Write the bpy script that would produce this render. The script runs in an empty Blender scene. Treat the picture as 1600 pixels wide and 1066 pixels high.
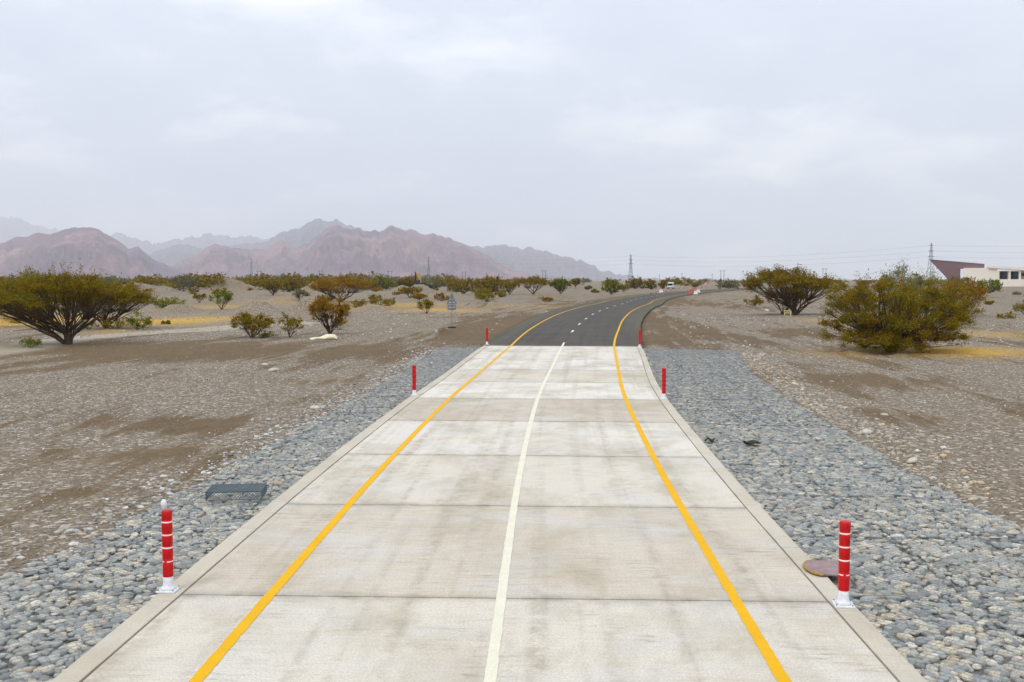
import bpy, bmesh, math, random
import numpy as np
from mathutils import Vector, Matrix

# ------------------------------------------------------------------ camera
F = 1500.0; CAMH = 3.85; PITCH = math.atan(96 / F)
sc = bpy.context.scene
cam = bpy.data.cameras.new('camera'); camo = bpy.data.objects.new('camera', cam)
sc.collection.objects.link(camo); sc.camera = camo
cam.sensor_width = 36; cam.lens = F / 1600 * 36; cam.clip_start = 0.1; cam.clip_end = 90000
camo.location = (0, 0, CAMH); camo.rotation_euler = (math.pi / 2 - PITCH, 0, 0)

# ------------------------------------------------------------------ sky, sun, exposure
SUN_EL = math.radians(52); SUN_AZ = math.radians(215)      # azimuth clockwise from +Y: behind the camera, to the left
w = bpy.data.worlds.new('World'); sc.world = w; w.use_nodes = True
nt = w.node_tree; N = nt.nodes; Lk = nt.links; N.clear()
wo = N.new('ShaderNodeOutputWorld')
sky = N.new('ShaderNodeTexSky'); sky.sky_type = 'NISHITA'; sky.sun_disc = False
sky.sun_elevation = SUN_EL; sky.sun_rotation = SUN_AZ; sky.dust_density = 4; sky.air_density = 1.5
bg1 = N.new('ShaderNodeBackground'); bg1.inputs[1].default_value = 0.08; Lk.new(sky.outputs[0], bg1.inputs[0])
tc = N.new('ShaderNodeTexCoord'); sep = N.new('ShaderNodeSeparateXYZ'); Lk.new(tc.outputs['Generated'], sep.inputs[0])
def wm(op, a, b=None, cl=False):
    n = N.new('ShaderNodeMath'); n.operation = op; n.use_clamp = cl
    for i, v in enumerate((a, b)):
        if v is None: continue
        if isinstance(v, (int, float)): n.inputs[i].default_value = v
        else: Lk.new(v, n.inputs[i])
    return n.outputs[0]
zc = wm('MAXIMUM', sep.outputs[2], 0.0)
den = wm('ADD', zc, 0.28)
cmb = N.new('ShaderNodeCombineXYZ'); Lk.new(wm('DIVIDE', sep.outputs[0], den), cmb.inputs[0]); Lk.new(wm('DIVIDE', sep.outputs[1], den), cmb.inputs[1])
n1 = N.new('ShaderNodeTexNoise'); n1.inputs['Scale'].default_value = 1.9; n1.inputs['Detail'].default_value = 8; n1.inputs['Roughness'].default_value = 0.55; n1.inputs['Distortion'].default_value = 0.15
off = N.new('ShaderNodeVectorMath'); off.operation = 'ADD'; off.inputs[1].default_value = (2.3, 7.4, 0); Lk.new(cmb.outputs[0], off.inputs[0]); Lk.new(off.outputs[0], n1.inputs['Vector'])
cr = N.new('ShaderNodeValToRGB'); Lk.new(n1.outputs[0], cr.inputs[0])
cr.color_ramp.elements[0].position = 0.32; cr.color_ramp.elements[0].color = (0.64, 0.70, 0.84, 1)
cr.color_ramp.elements[1].position = 0.72; cr.color_ramp.elements[1].color = (1.06, 1.07, 1.10, 1)
e = cr.color_ramp.elements.new(0.52); e.color = (0.71, 0.77, 0.89, 1)
lum = wm('ADD', wm('MULTIPLY', wm('POWER', zc, 1.0), 1.1), 0.98)       # an overcast sky is brighter towards the zenith
lc = N.new('ShaderNodeVectorMath'); lc.operation = 'SCALE'; Lk.new(cr.outputs[0], lc.inputs[0]); Lk.new(lum, lc.inputs['Scale'])
bg2 = N.new('ShaderNodeBackground'); bg2.inputs[1].default_value = 1.0; Lk.new(lc.outputs[0], bg2.inputs[0])
mx = N.new('ShaderNodeMixShader'); mx.inputs[0].default_value = 0.9
Lk.new(bg1.outputs[0], mx.inputs[1]); Lk.new(bg2.outputs[0], mx.inputs[2]); Lk.new(mx.outputs[0], wo.inputs['Surface'])

sl = bpy.data.lights.new('sun', 'SUN'); sl.energy = 1.4; sl.angle = math.radians(16); sl.color = (1, 0.95, 0.87)
so = bpy.data.objects.new('sun', sl); sc.collection.objects.link(so)
sd = Vector((math.sin(SUN_AZ) * math.cos(SUN_EL), math.cos(SUN_AZ) * math.cos(SUN_EL), math.sin(SUN_EL)))
so.rotation_euler = sd.to_track_quat('Z', 'Y').to_euler()

sc.view_settings.view_transform = 'Standard'; sc.view_settings.look = 'None'
sc.view_settings.gamma = 1; sc.view_settings.exposure = 0.0
sc.cycles.max_bounces = 6; sc.cycles.volume_bounces = 2; sc.cycles.transparent_max_bounces = 8
HAZE_DENSITY = 6.6e-5

# ------------------------------------------------------------------ helpers
col = sc.collection
rnd = random.Random(7); rng = np.random.default_rng(7)
def G(px, py, z=0.0):
    """point on the plane z seen at a pixel of the 1600 px photograph"""
    cx = (px - 800) / F; cy = (533 - py) / F
    dy = math.cos(PITCH) + cy * math.sin(PITCH); dz = -math.sin(PITCH) + cy * math.cos(PITCH)
    t = (z - CAMH) / dz
    return (cx * t, dy * t)
def hgt(py, y):            # height of a point at distance y that is seen at image row py
    cy = (533 - py) / F
    return CAMH + y * (-math.sin(PITCH) + cy * math.cos(PITCH)) / (math.cos(PITCH) + cy * math.sin(PITCH))
def lat(px, y): return (px - 800) / F * y

def tag(o, label=None, cat=None, group=None, kind=None):
    if label: o['label'] = label
    if cat: o['category'] = cat
    if group: o['group'] = group
    if kind: o['kind'] = kind
    return o
def empty(name, loc, rz=0.0):
    o = bpy.data.objects.new(name, None); col.objects.link(o); o.location = loc; o.rotation_euler = (0, 0, rz)
    o.empty_display_size = 0.3
    return o
def mesh_np(name, V, Fc, mat, parent=None, smooth=True, uv=None):
    V = np.asarray(V, dtype=np.float32); Fc = np.asarray(Fc, dtype=np.int32)
    me = bpy.data.meshes.new(name); k = Fc.shape[1]
    me.vertices.add(len(V)); me.vertices.foreach_set('co', V.ravel())
    me.loops.add(Fc.size); me.loops.foreach_set('vertex_index', Fc.ravel())
    me.polygons.add(len(Fc)); me.polygons.foreach_set('loop_start', np.arange(0, Fc.size, k, dtype=np.int32))
    me.polygons.foreach_set('loop_total', np.full(len(Fc), k, dtype=np.int32))
    me.update(calc_edges=True)
    me.polygons.foreach_set('use_smooth', np.full(len(Fc), smooth, dtype=bool))
    if uv is not None:
        l = me.uv_layers.new(name='UVMap'); l.data.foreach_set('uv', np.asarray(uv, dtype=np.float32)[Fc.ravel()].ravel())
    me.materials.append(mat)
    o = bpy.data.objects.new(name, me); col.objects.link(o)
    if parent: o.parent = parent
    return o
def attr(o, name, vals):
    a = o.data.attributes.new(name, 'FLOAT', 'POINT'); a.data.foreach_set('value', np.asarray(vals, dtype=np.float32))

class MB:
    """collects shapes for ONE mesh object"""
    def __init__(s): s.v = []; s.f = []
    def poly(s, pts, faces):
        b = len(s.v); s.v += [tuple(p) for p in pts]; s.f += [tuple(b + i for i in f) for f in faces]
    def box(s, c, d, rz=0.0, M=None):
        M = M or Matrix.Rotation(rz, 3, 'Z')
        pts = [Vector(c) + M @ Vector((x * d[0] / 2, y * d[1] / 2, z * d[2] / 2)) for x in (-1, 1) for y in (-1, 1) for z in (-1, 1)]
        s.poly(pts, [(0, 1, 3, 2), (4, 6, 7, 5), (0, 4, 5, 1), (2, 3, 7, 6), (0, 2, 6, 4), (1, 5, 7, 3)])
    def tube(s, pts, rad, n=6, cap=True):
        pts = [Vector(p) for p in pts]
        if isinstance(rad, (int, float)): rad = [rad] * len(pts)
        b = len(s.v); m = len(pts)
        for i, p in enumerate(pts):
            t = (pts[min(i + 1, m - 1)] - pts[max(i - 1, 0)]).normalized()
            u = t.cross(Vector((0, 0, 1)) if abs(t.z) < 0.9 else Vector((1, 0, 0))).normalized(); v = t.cross(u)
            for k in range(n):
                a = 2 * math.pi * k / n; s.v.append(tuple(p + (u * math.cos(a) + v * math.sin(a)) * rad[i]))
        for i in range(m - 1):
            for k in range(n):
                s.f.append((b + i * n + k, b + i * n + (k + 1) % n, b + (i + 1) * n + (k + 1) % n, b + (i + 1) * n + k))
        if cap:
            s.f.append(tuple(b + k for k in range(n))[::-1]); s.f.append(tuple(b + (m - 1) * n + k for k in range(n)))
    def lathe(s, prof, n=24, c=(0, 0, 0), a0=0.0, a1=2 * math.pi):
        b = len(s.v); full = abs(a1 - a0 - 2 * math.pi) < 1e-6; m = n if full else n + 1
        for r, z in prof:
            for k in range(m):
                a = a0 + (a1 - a0) * k / n; s.v.append((c[0] + r * math.cos(a), c[1] + r * math.sin(a), c[2] + z))
        for i in range(len(prof) - 1):
            for k in range(n if full else m - 1):
                k2 = (k + 1) % m; s.f.append((b + i * m + k, b + i * m + k2, b + (i + 1) * m + k2, b + (i + 1) * m + k))
        if full:
            if prof[0][0] > 1e-6: s.f.append(tuple(b + k for k in range(m))[::-1])
            if prof[-1][0] > 1e-6: s.f.append(tuple(b + (len(prof) - 1) * m + k for k in range(m)))
    def prism(s, outline, y0, y1, sk=0.0):          # outline in x,z extruded along y, sk = skew of the plan
        n = len(outline)
        s.poly([(x + sk * y0, y0, z) for x, z in outline] + [(x + sk * y1, y1, z) for x, z in outline],
               [tuple(range(n)), tuple(range(2 * n - 1, n - 1, -1))] + [(i, i + n, (i + 1) % n + n, (i + 1) % n) for i in range(n)])
    def build(s, name, mat, parent=None, smooth=False, bevel=0.0):
        me = bpy.data.meshes.new(name); me.from_pydata(s.v, [], s.f)
        bm = bmesh.new(); bm.from_mesh(me); bmesh.ops.recalc_face_normals(bm, faces=bm.faces)
        if bevel:
            bmesh.ops.bevel(bm, geom=[e for e in bm.edges if len(e.link_faces) == 2 and e.calc_face_angle(0) > 0.5], offset=bevel, segments=2, affect='EDGES', profile=0.6)
        bm.to_mesh(me); bm.free()
        me.polygons.foreach_set('use_smooth', [smooth] * len(me.polygons))
        me.materials.append(mat); o = bpy.data.objects.new(name, me); col.objects.link(o)
        if parent: o.parent = parent
        return o
def copy_tree(o, parent=None):
    c = o.copy(); col.objects.link(c)
    if parent: c.parent = parent
    for ch in list(o.children): copy_tree(ch, c)
    return c

# --- numpy value noise
def _h(ix, iy, s):
    n = (ix * 374761393 + iy * 668265263 + s * 1442695041) & 0xffffffff
    n = ((n ^ (n >> 13)) * 1274126177) & 0xffffffff
    return ((n ^ (n >> 16)) & 0xffff) / 65535.0
def vn(x, y, s=0):
    x = np.asarray(x, float); y = np.asarray(y, float)
    ix = np.floor(x).astype(np.int64); iy = np.floor(y).astype(np.int64); fx = x - ix; fy = y - iy
    fx = fx * fx * (3 - 2 * fx); fy = fy * fy * (3 - 2 * fy)
    return (_h(ix, iy, s) * (1 - fx) + _h(ix + 1, iy, s) * fx) * (1 - fy) + (_h(ix, iy + 1, s) * (1 - fx) + _h(ix + 1, iy + 1, s) * fx) * fy
def fbm(x, y, s=0, o=4):
    r = 0; a = 0.5
    for i in range(o): r = r + a * vn(x * 2 ** i + 17.3 * i, y * 2 ** i - 9.1 * i, s + i); a *= 0.5
    return r / (1 - 0.5 ** o) - 0.5
def sstep(a, b, x): t = np.clip((x - a) / (b - a), 0, 1); return t * t * (3 - 2 * t)

JOINT_S = 44.23     # where the concrete meets the asphalt
# --- materials
def newmat(name):
    m = bpy.data.materials.new(name); m.use_nodes = True
    return m, m.node_tree.nodes, m.node_tree.links, m.node_tree.nodes['Principled BSDF']
class NT:
    def __init__(s, n, l): s.n = n; s.l = l
    def put(s, sock, v):
        if isinstance(v, (int, float)): sock.default_value = v
        elif isinstance(v, tuple): sock.default_value = v if len(v) != 3 or sock.type == 'VECTOR' else (*v, 1)
        else: s.l.new(v, sock)
    def math(s, op, a, b=None, c=None, cl=False):
        n = s.n.new('ShaderNodeMath'); n.operation = op; n.use_clamp = cl
        for i, v in enumerate((a, b, c)):
            if v is not None: s.put(n.inputs[i], v)
        return n.outputs[0]
    def noise(s, vec, scale, detail=4, rough=0.5, dist=0.0, w=None):
        n = s.n.new('ShaderNodeTexNoise'); n.inputs['Scale'].default_value = scale; n.inputs['Detail'].default_value = detail
        n.inputs['Roughness'].default_value = rough; n.inputs['Distortion'].default_value = dist; s.l.new(vec, n.inputs['Vector']); return n.outputs[0]
    def voro(s, vec, scale, out='Color', feat='F1', rand=1.0):
        n = s.n.new('ShaderNodeTexVoronoi'); n.feature = feat; n.inputs['Scale'].default_value = scale; n.inputs['Randomness'].default_value = rand
        s.l.new(vec, n.inputs['Vector']); return n.outputs[out]
    def map(s, vec, scale=(1, 1, 1), loc=(0, 0, 0)):
        n = s.n.new('ShaderNodeMapping'); n.inputs['Scale'].default_value = scale; n.inputs['Location'].default_value = loc; s.l.new(vec, n.inputs['Vector']); return n.outputs[0]
    def ramp(s, v, stops, interp='LINEAR'):
        n = s.n.new('ShaderNodeValToRGB'); r = n.color_ramp; r.interpolation = interp
        while len(r.elements) < len(stops): r.elements.new(0.5)
        for el, (p, c) in zip(r.elements, stops): el.position = p; el.color = (c, c, c, 1) if isinstance(c, (int, float)) else (*c, 1)
        s.l.new(v, n.inputs[0]); return n.outputs[0]
    def mix(s, f, a, b, mode='MIX'):
        n = s.n.new('ShaderNodeMix'); n.data_type = 'RGBA'; n.blend_type = mode
        s.put(n.inputs[0], f); s.put(n.inputs[6], a); s.put(n.inputs[7], b); return n.outputs[2]
    def bump(s, h, strength, dist, normal=None):
        n = s.n.new('ShaderNodeBump'); n.inputs['Strength'].default_value = strength; n.inputs['Distance'].default_value = dist
        s.l.new(h, n.inputs['Height'])
        if normal: s.l.new(normal, n.inputs['Normal'])
        return n.outputs[0]
    def attr(s, name):
        n = s.n.new('ShaderNodeAttribute'); n.attribute_name = name; return n.outputs['Fac']
    def obj(s): return s.n.new('ShaderNodeTexCoord').outputs['Object']
    def uv(s): return s.n.new('ShaderNodeTexCoord').outputs['UV']
    def island(s): return s.n.new('ShaderNodeNewGeometry').outputs['Random Per Island']

def simple(name, c, rough=0.6, metal=0.0, var=0.12, scale=6.0, bump=0.0):
    m, n, l, p = newmat(name); t = NT(n, l); o = t.obj()
    nz = t.noise(o, scale, 5, 0.6)
    lo = tuple(v * (1 - var) for v in c); hi = tuple(min(1, v * (1 + var)) for v in c)
    l.new(t.ramp(nz, [(0.3, lo), (0.7, hi)]), p.inputs['Base Color'])
    l.new(t.ramp(nz, [(0.3, max(0, rough - 0.08)), (0.7, min(1, rough + 0.08))]), p.inputs['Roughness']); p.inputs['Metallic'].default_value = metal
    p.inputs['Specular IOR Level'].default_value = 0.3
    if bump: l.new(t.bump(t.noise(o, scale * 4, 4), 0.5, bump), p.inputs['Normal'])
    return m

def mat_concrete(name, kerb=False):
    m, n, l, p = newmat(name); t = NT(n, l); uv = t.uv()
    tone = t.attr('tone')
    base = t.ramp(tone, [(0.0, (0.45, 0.385, 0.30)), (0.5, (0.60, 0.545, 0.455)), (1.0, (0.71, 0.675, 0.61))])
    streak = t.noise(t.map(uv, (0.5, 9.0, 1)), 2.4, 8, 0.7, 0.25)                # broom strokes across the slab
    c = t.mix(t.ramp(streak, [(0.42, 0.0), (0.68, 0.5)]), base, (0.72, 0.68, 0.60))
    blot = t.noise(t.map(uv, (1, 0.6, 1), (3.1, 1.7, 0)), 0.6, 9, 0.68, 0.3)
    c = t.mix(t.ramp(blot, [(0.44, 0.0), (0.66, 0.70)]), c, (0.36, 0.31, 0.215))
    blue = t.noise(t.map(uv, (1, 1.6, 1), (9.2, 5.1, 0)), 0.5, 7, 0.62, 0.3)
    c = t.mix(t.ramp(blue, [(0.48, 0.0), (0.68, 0.6)]), c, (0.60, 0.59, 0.58))
    dirt = t.noise(t.map(uv, (0.7, 5.0, 1), (1.2, 8.8, 0)), 2.4, 10, 0.8, 0.4)
    c = t.mix(t.math('MULTIPLY', t.ramp(dirt, [(0.51, 0.0), (0.68, 0.9)]), t.ramp(t.noise(t.map(uv, (1, 1, 1), (7, 2, 0)), 0.8, 6, 0.65), [(0.46, 0.05), (0.62, 1.0)])), c, (0.20, 0.17, 0.125))
    wheel = t.noise(t.map(uv, (2.6, 0.05, 1), (0.4, 0, 0)), 1.0, 3, 0.5)         # faint wheel tracks along the lanes
    c = t.mix(t.math('MULTIPLY', t.ramp(wheel, [(0.5, 0.0), (0.66, 0.7)]), t.ramp(t.noise(uv, 2.6, 9, 0.8), [(0.42, 0.0), (0.60, 1.0)])), c, (0.33, 0.285, 0.22))
    fine = t.noise(uv, 38, 5, 0.8)
    c = t.mix(t.ramp(fine, [(0.34, 0.55), (0.56, 0.0)]), c, (0.26, 0.235, 0.18))
    spk = t.noise(t.map(uv, (1, 1, 1), (3, 3, 0)), 14, 6, 0.8)
    c = t.mix(t.ramp(spk, [(0.63, 0.0), (0.70, 0.6)]), c, (0.19, 0.165, 0.12))
    edge = t.attr('edge')
    c = t.mix(t.math('MULTIPLY', edge, t.ramp(t.noise(uv, 2.5, 5, 0.7), [(0.35, 0.1), (0.65, 0.75)])), c, (0.21, 0.19, 0.155))
    c = t.mix(1.0, c, (1.0, 0.985, 0.945), 'MULTIPLY')
    if kerb: c = t.mix(0.45, c, (0.45, 0.40, 0.30))
    l.new(c, p.inputs['Base Color']); p.inputs['Roughness'].default_value = 0.85; p.inputs['Specular IOR Level'].default_value = 0.25
    h = t.math('ADD', t.noise(t.map(uv, (1, 14, 1)), 6, 4, 0.6), t.noise(uv, 45, 3, 0.6))
    l.new(t.bump(h, 0.35, 0.006), p.inputs['Normal'])
    return m
def mat_asphalt():
    m, n, l, p = newmat('asphalt'); t = NT(n, l); uv = t.uv()
    c = t.ramp(t.noise(uv, 0.35, 5, 0.6), [(0.3, (0.070, 0.063, 0.053)), (0.7, (0.093, 0.084, 0.070))])
    c = t.mix(t.ramp(t.noise(uv, 40, 3, 0.7), [(0.4, 0.0), (0.75, 0.5)]), c, (0.14, 0.135, 0.12))
    sep = n.new('ShaderNodeSeparateXYZ'); l.new(uv, sep.inputs[0])
    au = t.math('ABSOLUTE', sep.outputs[0])
    dust = t.math('MULTIPLY', t.ramp(t.math('DIVIDE', au, 8.0), [(0.40, 0.0), (0.62, 0.75)]), t.ramp(t.noise(t.map(uv, (1.5, 0.3, 1)), 1.2, 5, 0.6), [(0.3, 0.5), (0.7, 1.0)]))
    c = t.mix(dust, c, (0.125, 0.115, 0.075))
    js_ = t.math('SUBTRACT', 1.0, t.math('DIVIDE', t.math('SUBTRACT', sep.outputs[1], JOINT_S), 1.6), cl=True)
    sand = t.math('MULTIPLY', t.math('MULTIPLY', js_, t.math('ADD', 0.25, t.math('DIVIDE', au, 6.0))), t.ramp(t.noise(uv, 2.4, 7, 0.75), [(0.42, 0.0), (0.62, 1.0)]), cl=True)
    c = t.mix(sand, c, (0.27, 0.22, 0.15))
    trk = t.noise(t.map(uv, (2.2, 0.03, 1)), 1.0, 3, 0.5)
    c = t.mix(t.ramp(trk, [(0.45, 0.0), (0.7, 0.35)]), c, (0.05, 0.05, 0.05))
    l.new(c, p.inputs['Base Color']); p.inputs['Roughness'].default_value = 0.92; p.inputs['Specular IOR Level'].default_value = 0.06
    l.new(t.bump(t.noise(uv, 60, 3, 0.7), 0.4, 0.006), p.inputs['Normal'])
    return m
def mat_paint(name, c, worn):
    m, n, l, p = newmat(name); t = NT(n, l); uv = t.uv()
    a = t.ramp(t.noise(uv, 2.2, 5, 0.6), [(0.3, tuple(v * 0.88 for v in c)), (0.7, c)])
    a = t.mix(t.ramp(t.noise(t.map(uv, (6, 3, 1)), 9, 5, 0.75), [(0.56, 0.0), (0.70, worn)]), a, (0.30, 0.27, 0.21)); a = t.mix(t.ramp(t.noise(uv, 38, 5, 0.8), [(0.34, 0.35), (0.52, 0.0)]), a, (0.33, 0.26, 0.14))
    l.new(a, p.inputs['Base Color']); p.inputs['Roughness'].default_value = 0.8; p.inputs['Specular IOR Level'].default_value = 0.1
    return m
def mat_ground():
    m, n, l, p = newmat('stony_desert_ground'); t = NT(n, l)
    g = n.new('ShaderNodeTexCoord').outputs['Object']
    u = t.attr('u'); s = t.attr('s'); brown = t.attr('brown'); yel = t.attr('yellow'); pale = t.attr('pale'); pk = t.attr('track')
    cb = n.new('ShaderNodeCombineXYZ'); l.new(u, cb.inputs[0]); l.new(t.math('MULTIPLY', s, 0.16), cb.inputs[1]); us = cb.outputs[0]
    # fine stones: colour per voronoi cell
    v1 = t.voro(g, 26.0); v2 = t.voro(g, 10.0)
    stone = t.ramp(v1, [(0.0, (0.085, 0.068, 0.05)), (0.35, (0.165, 0.132, 0.092)), (0.62, (0.265, 0.222, 0.168)), (0.85, (0.42, 0.375, 0.315)), (1.0, (0.66, 0.61, 0.54))])
    stone = t.mix(0.45, stone, t.ramp(v2, [(0.0, (0.105, 0.08, 0.052)), (0.6, (0.22, 0.18, 0.13)), (1.0, (0.44, 0.39, 0.33))]))
    sand = t.ramp(t.noise(g, 1.3, 6, 0.65), [(0.3, (0.095, 0.058, 0.024)), (0.7, (0.175, 0.113, 0.05))])
    sand = t.mix(0.22, sand, stone); wsp = t.voro(t.map(g, (1, 1, 1), (3.3, 1.1, 0)), 11.0)
    stone = t.mix(t.ramp(wsp, [(0.74, 0.0), (0.80, 0.7)]), stone, (0.60, 0.57, 0.52))
    st = t.noise(us, 0.55, 7, 0.62, 0.5)                                   # vehicle tracks run with the road
    st2 = t.noise(g, 0.09, 10, 0.7, 0.6)
    f = t.math('ADD', t.math('ADD', t.math('MULTIPLY', t.math('SUBTRACT', st, 0.5), 3.6), t.math('MULTIPLY', t.math('SUBTRACT', st2, 0.5), 1.6)), brown)
    f = t.math('SUBTRACT', f, pale)
    cb2 = n.new('ShaderNodeCombineXYZ'); l.new(u, cb2.inputs[0]); l.new(t.math('MULTIPLY', s, 0.025), cb2.inputs[1])
    rut = t.noise(cb2.outputs[0], 1.1, 5, 0.65, 0.2)                        # grader and tyre lines
    f = t.math('ADD', f, t.math('MULTIPLY', t.math('SUBTRACT', rut, 0.5), 2.2))
    c = t.mix(t.ramp(f, [(-0.0, 0.0), (0.36, 0.92)]), stone, sand)
    # far ground averages out to warm grey with long bands
    ys = t.noise(t.map(g, (0.35, 1.0, 1)), 0.035, 6, 0.6, 0.5)
    c = t.mix(t.ramp(ys, [(0.50, 0.0), (0.68, 0.45)]), c, (0.24, 0.175, 0.10))
    c = t.mix(t.math('MULTIPLY', pk, 0.8), c, t.ramp(t.noise(g, 2, 4), [(0.3, (0.42, 0.375, 0.30)), (0.7, (0.52, 0.47, 0.385))]))
    yg = t.math('MULTIPLY', yel, t.ramp(t.noise(g, 1.6, 5, 0.7), [(0.25, 0.45), (0.6, 1.0)]), cl=True)
    c = t.mix(yg, c, (0.60, 0.37, 0.06)); c = t.mix(1.0, c, (0.83, 0.795, 0.73), 'MULTIPLY')
    l.new(c, p.inputs['Base Color']); p.inputs['Roughness'].default_value = 0.95; p.inputs['Specular IOR Level'].default_value = 0.15
    h = t.math('ADD', t.voro(g, 16.0, 'Distance'), t.math('MULTIPLY', t.noise(g, 4, 5, 0.6), 1.2))
    l.new(t.bump(h, 0.9, 0.03), p.inputs['Normal'])
    return m
def mat_stone(name, stops):
    m, n, l, p = newmat(name); t = NT(n, l)
    c = t.ramp(t.island(), stops, 'LINEAR')
    c = t.mix(t.ramp(t.noise(t.obj(), 26, 5, 0.7), [(0.3, 0.45), (0.62, 0.0)]), c, (0.12, 0.12, 0.11)); c = t.mix(t.ramp(t.noise(t.map(t.obj(), (1, 1, 1), (4, 4, 4)), 1.1, 6, 0.7), [(0.45, 0.0), (0.7, 0.5)]), c, (0.33, 0.30, 0.24)); l.new(t.bump(t.noise(t.obj(), 40, 5, 0.7), 0.6, 0.01), p.inputs['Normal'])
    l.new(c, p.inputs['Base Color']); p.inputs['Roughness'].default_value = 0.85; p.inputs['Specular IOR Level'].default_value = 0.2
    return m
def mat_leaf(name, a, b, cc):
    m, n, l, p = newmat(name); t = NT(n, l); isl = t.island(); o = t.obj()
    c = t.ramp(isl, [(0.0, tuple(v * 0.55 for v in a)), (0.45, a), (1.0, tuple(v * 1.5 for v in a))])
    d = t.ramp(isl, [(0.0, tuple(v * 0.55 for v in b)), (0.5, b), (1.0, tuple(v * 1.4 for v in b))])
    c = t.mix(t.ramp(t.noise(o, 0.8, 4, 0.6), [(0.42, 0.0), (0.58, 1.0)]), c, d)
    c = t.mix(t.ramp(t.noise(t.map(o, (1, 1, 1), (5, 3, 1)), 1.4, 3, 0.5), [(0.52, 0.0), (0.68, 0.8)]), c, cc)
    l.new(c, p.inputs['Base Color']); p.inputs['Roughness'].default_value = 0.75; p.inputs['Specular IOR Level'].default_value = 0.1
    tr = n.new('ShaderNodeBsdfTranslucent'); l.new(c, tr.inputs[0]); ms = n.new('ShaderNodeMixShader'); ms.inputs[0].default_value = 0.25
    l.new(p.outputs[0], ms.inputs[1]); l.new(tr.outputs[0], ms.inputs[2]); l.new(ms.outputs[0], n['Material Output'].inputs['Surface'])
    return m
def mat_rock(name, a, b, c3):
    m, n, l, p = newmat(name); t = NT(n, l); o = t.obj()
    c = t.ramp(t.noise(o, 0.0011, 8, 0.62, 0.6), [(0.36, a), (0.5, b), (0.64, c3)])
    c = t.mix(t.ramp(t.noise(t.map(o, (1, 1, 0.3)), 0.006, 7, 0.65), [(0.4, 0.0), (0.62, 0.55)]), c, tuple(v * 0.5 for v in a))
    l.new(c, p.inputs['Base Color']); p.inputs['Roughness'].default_value = 1; p.inputs['Specular IOR Level'].default_value = 0
    return m

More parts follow.
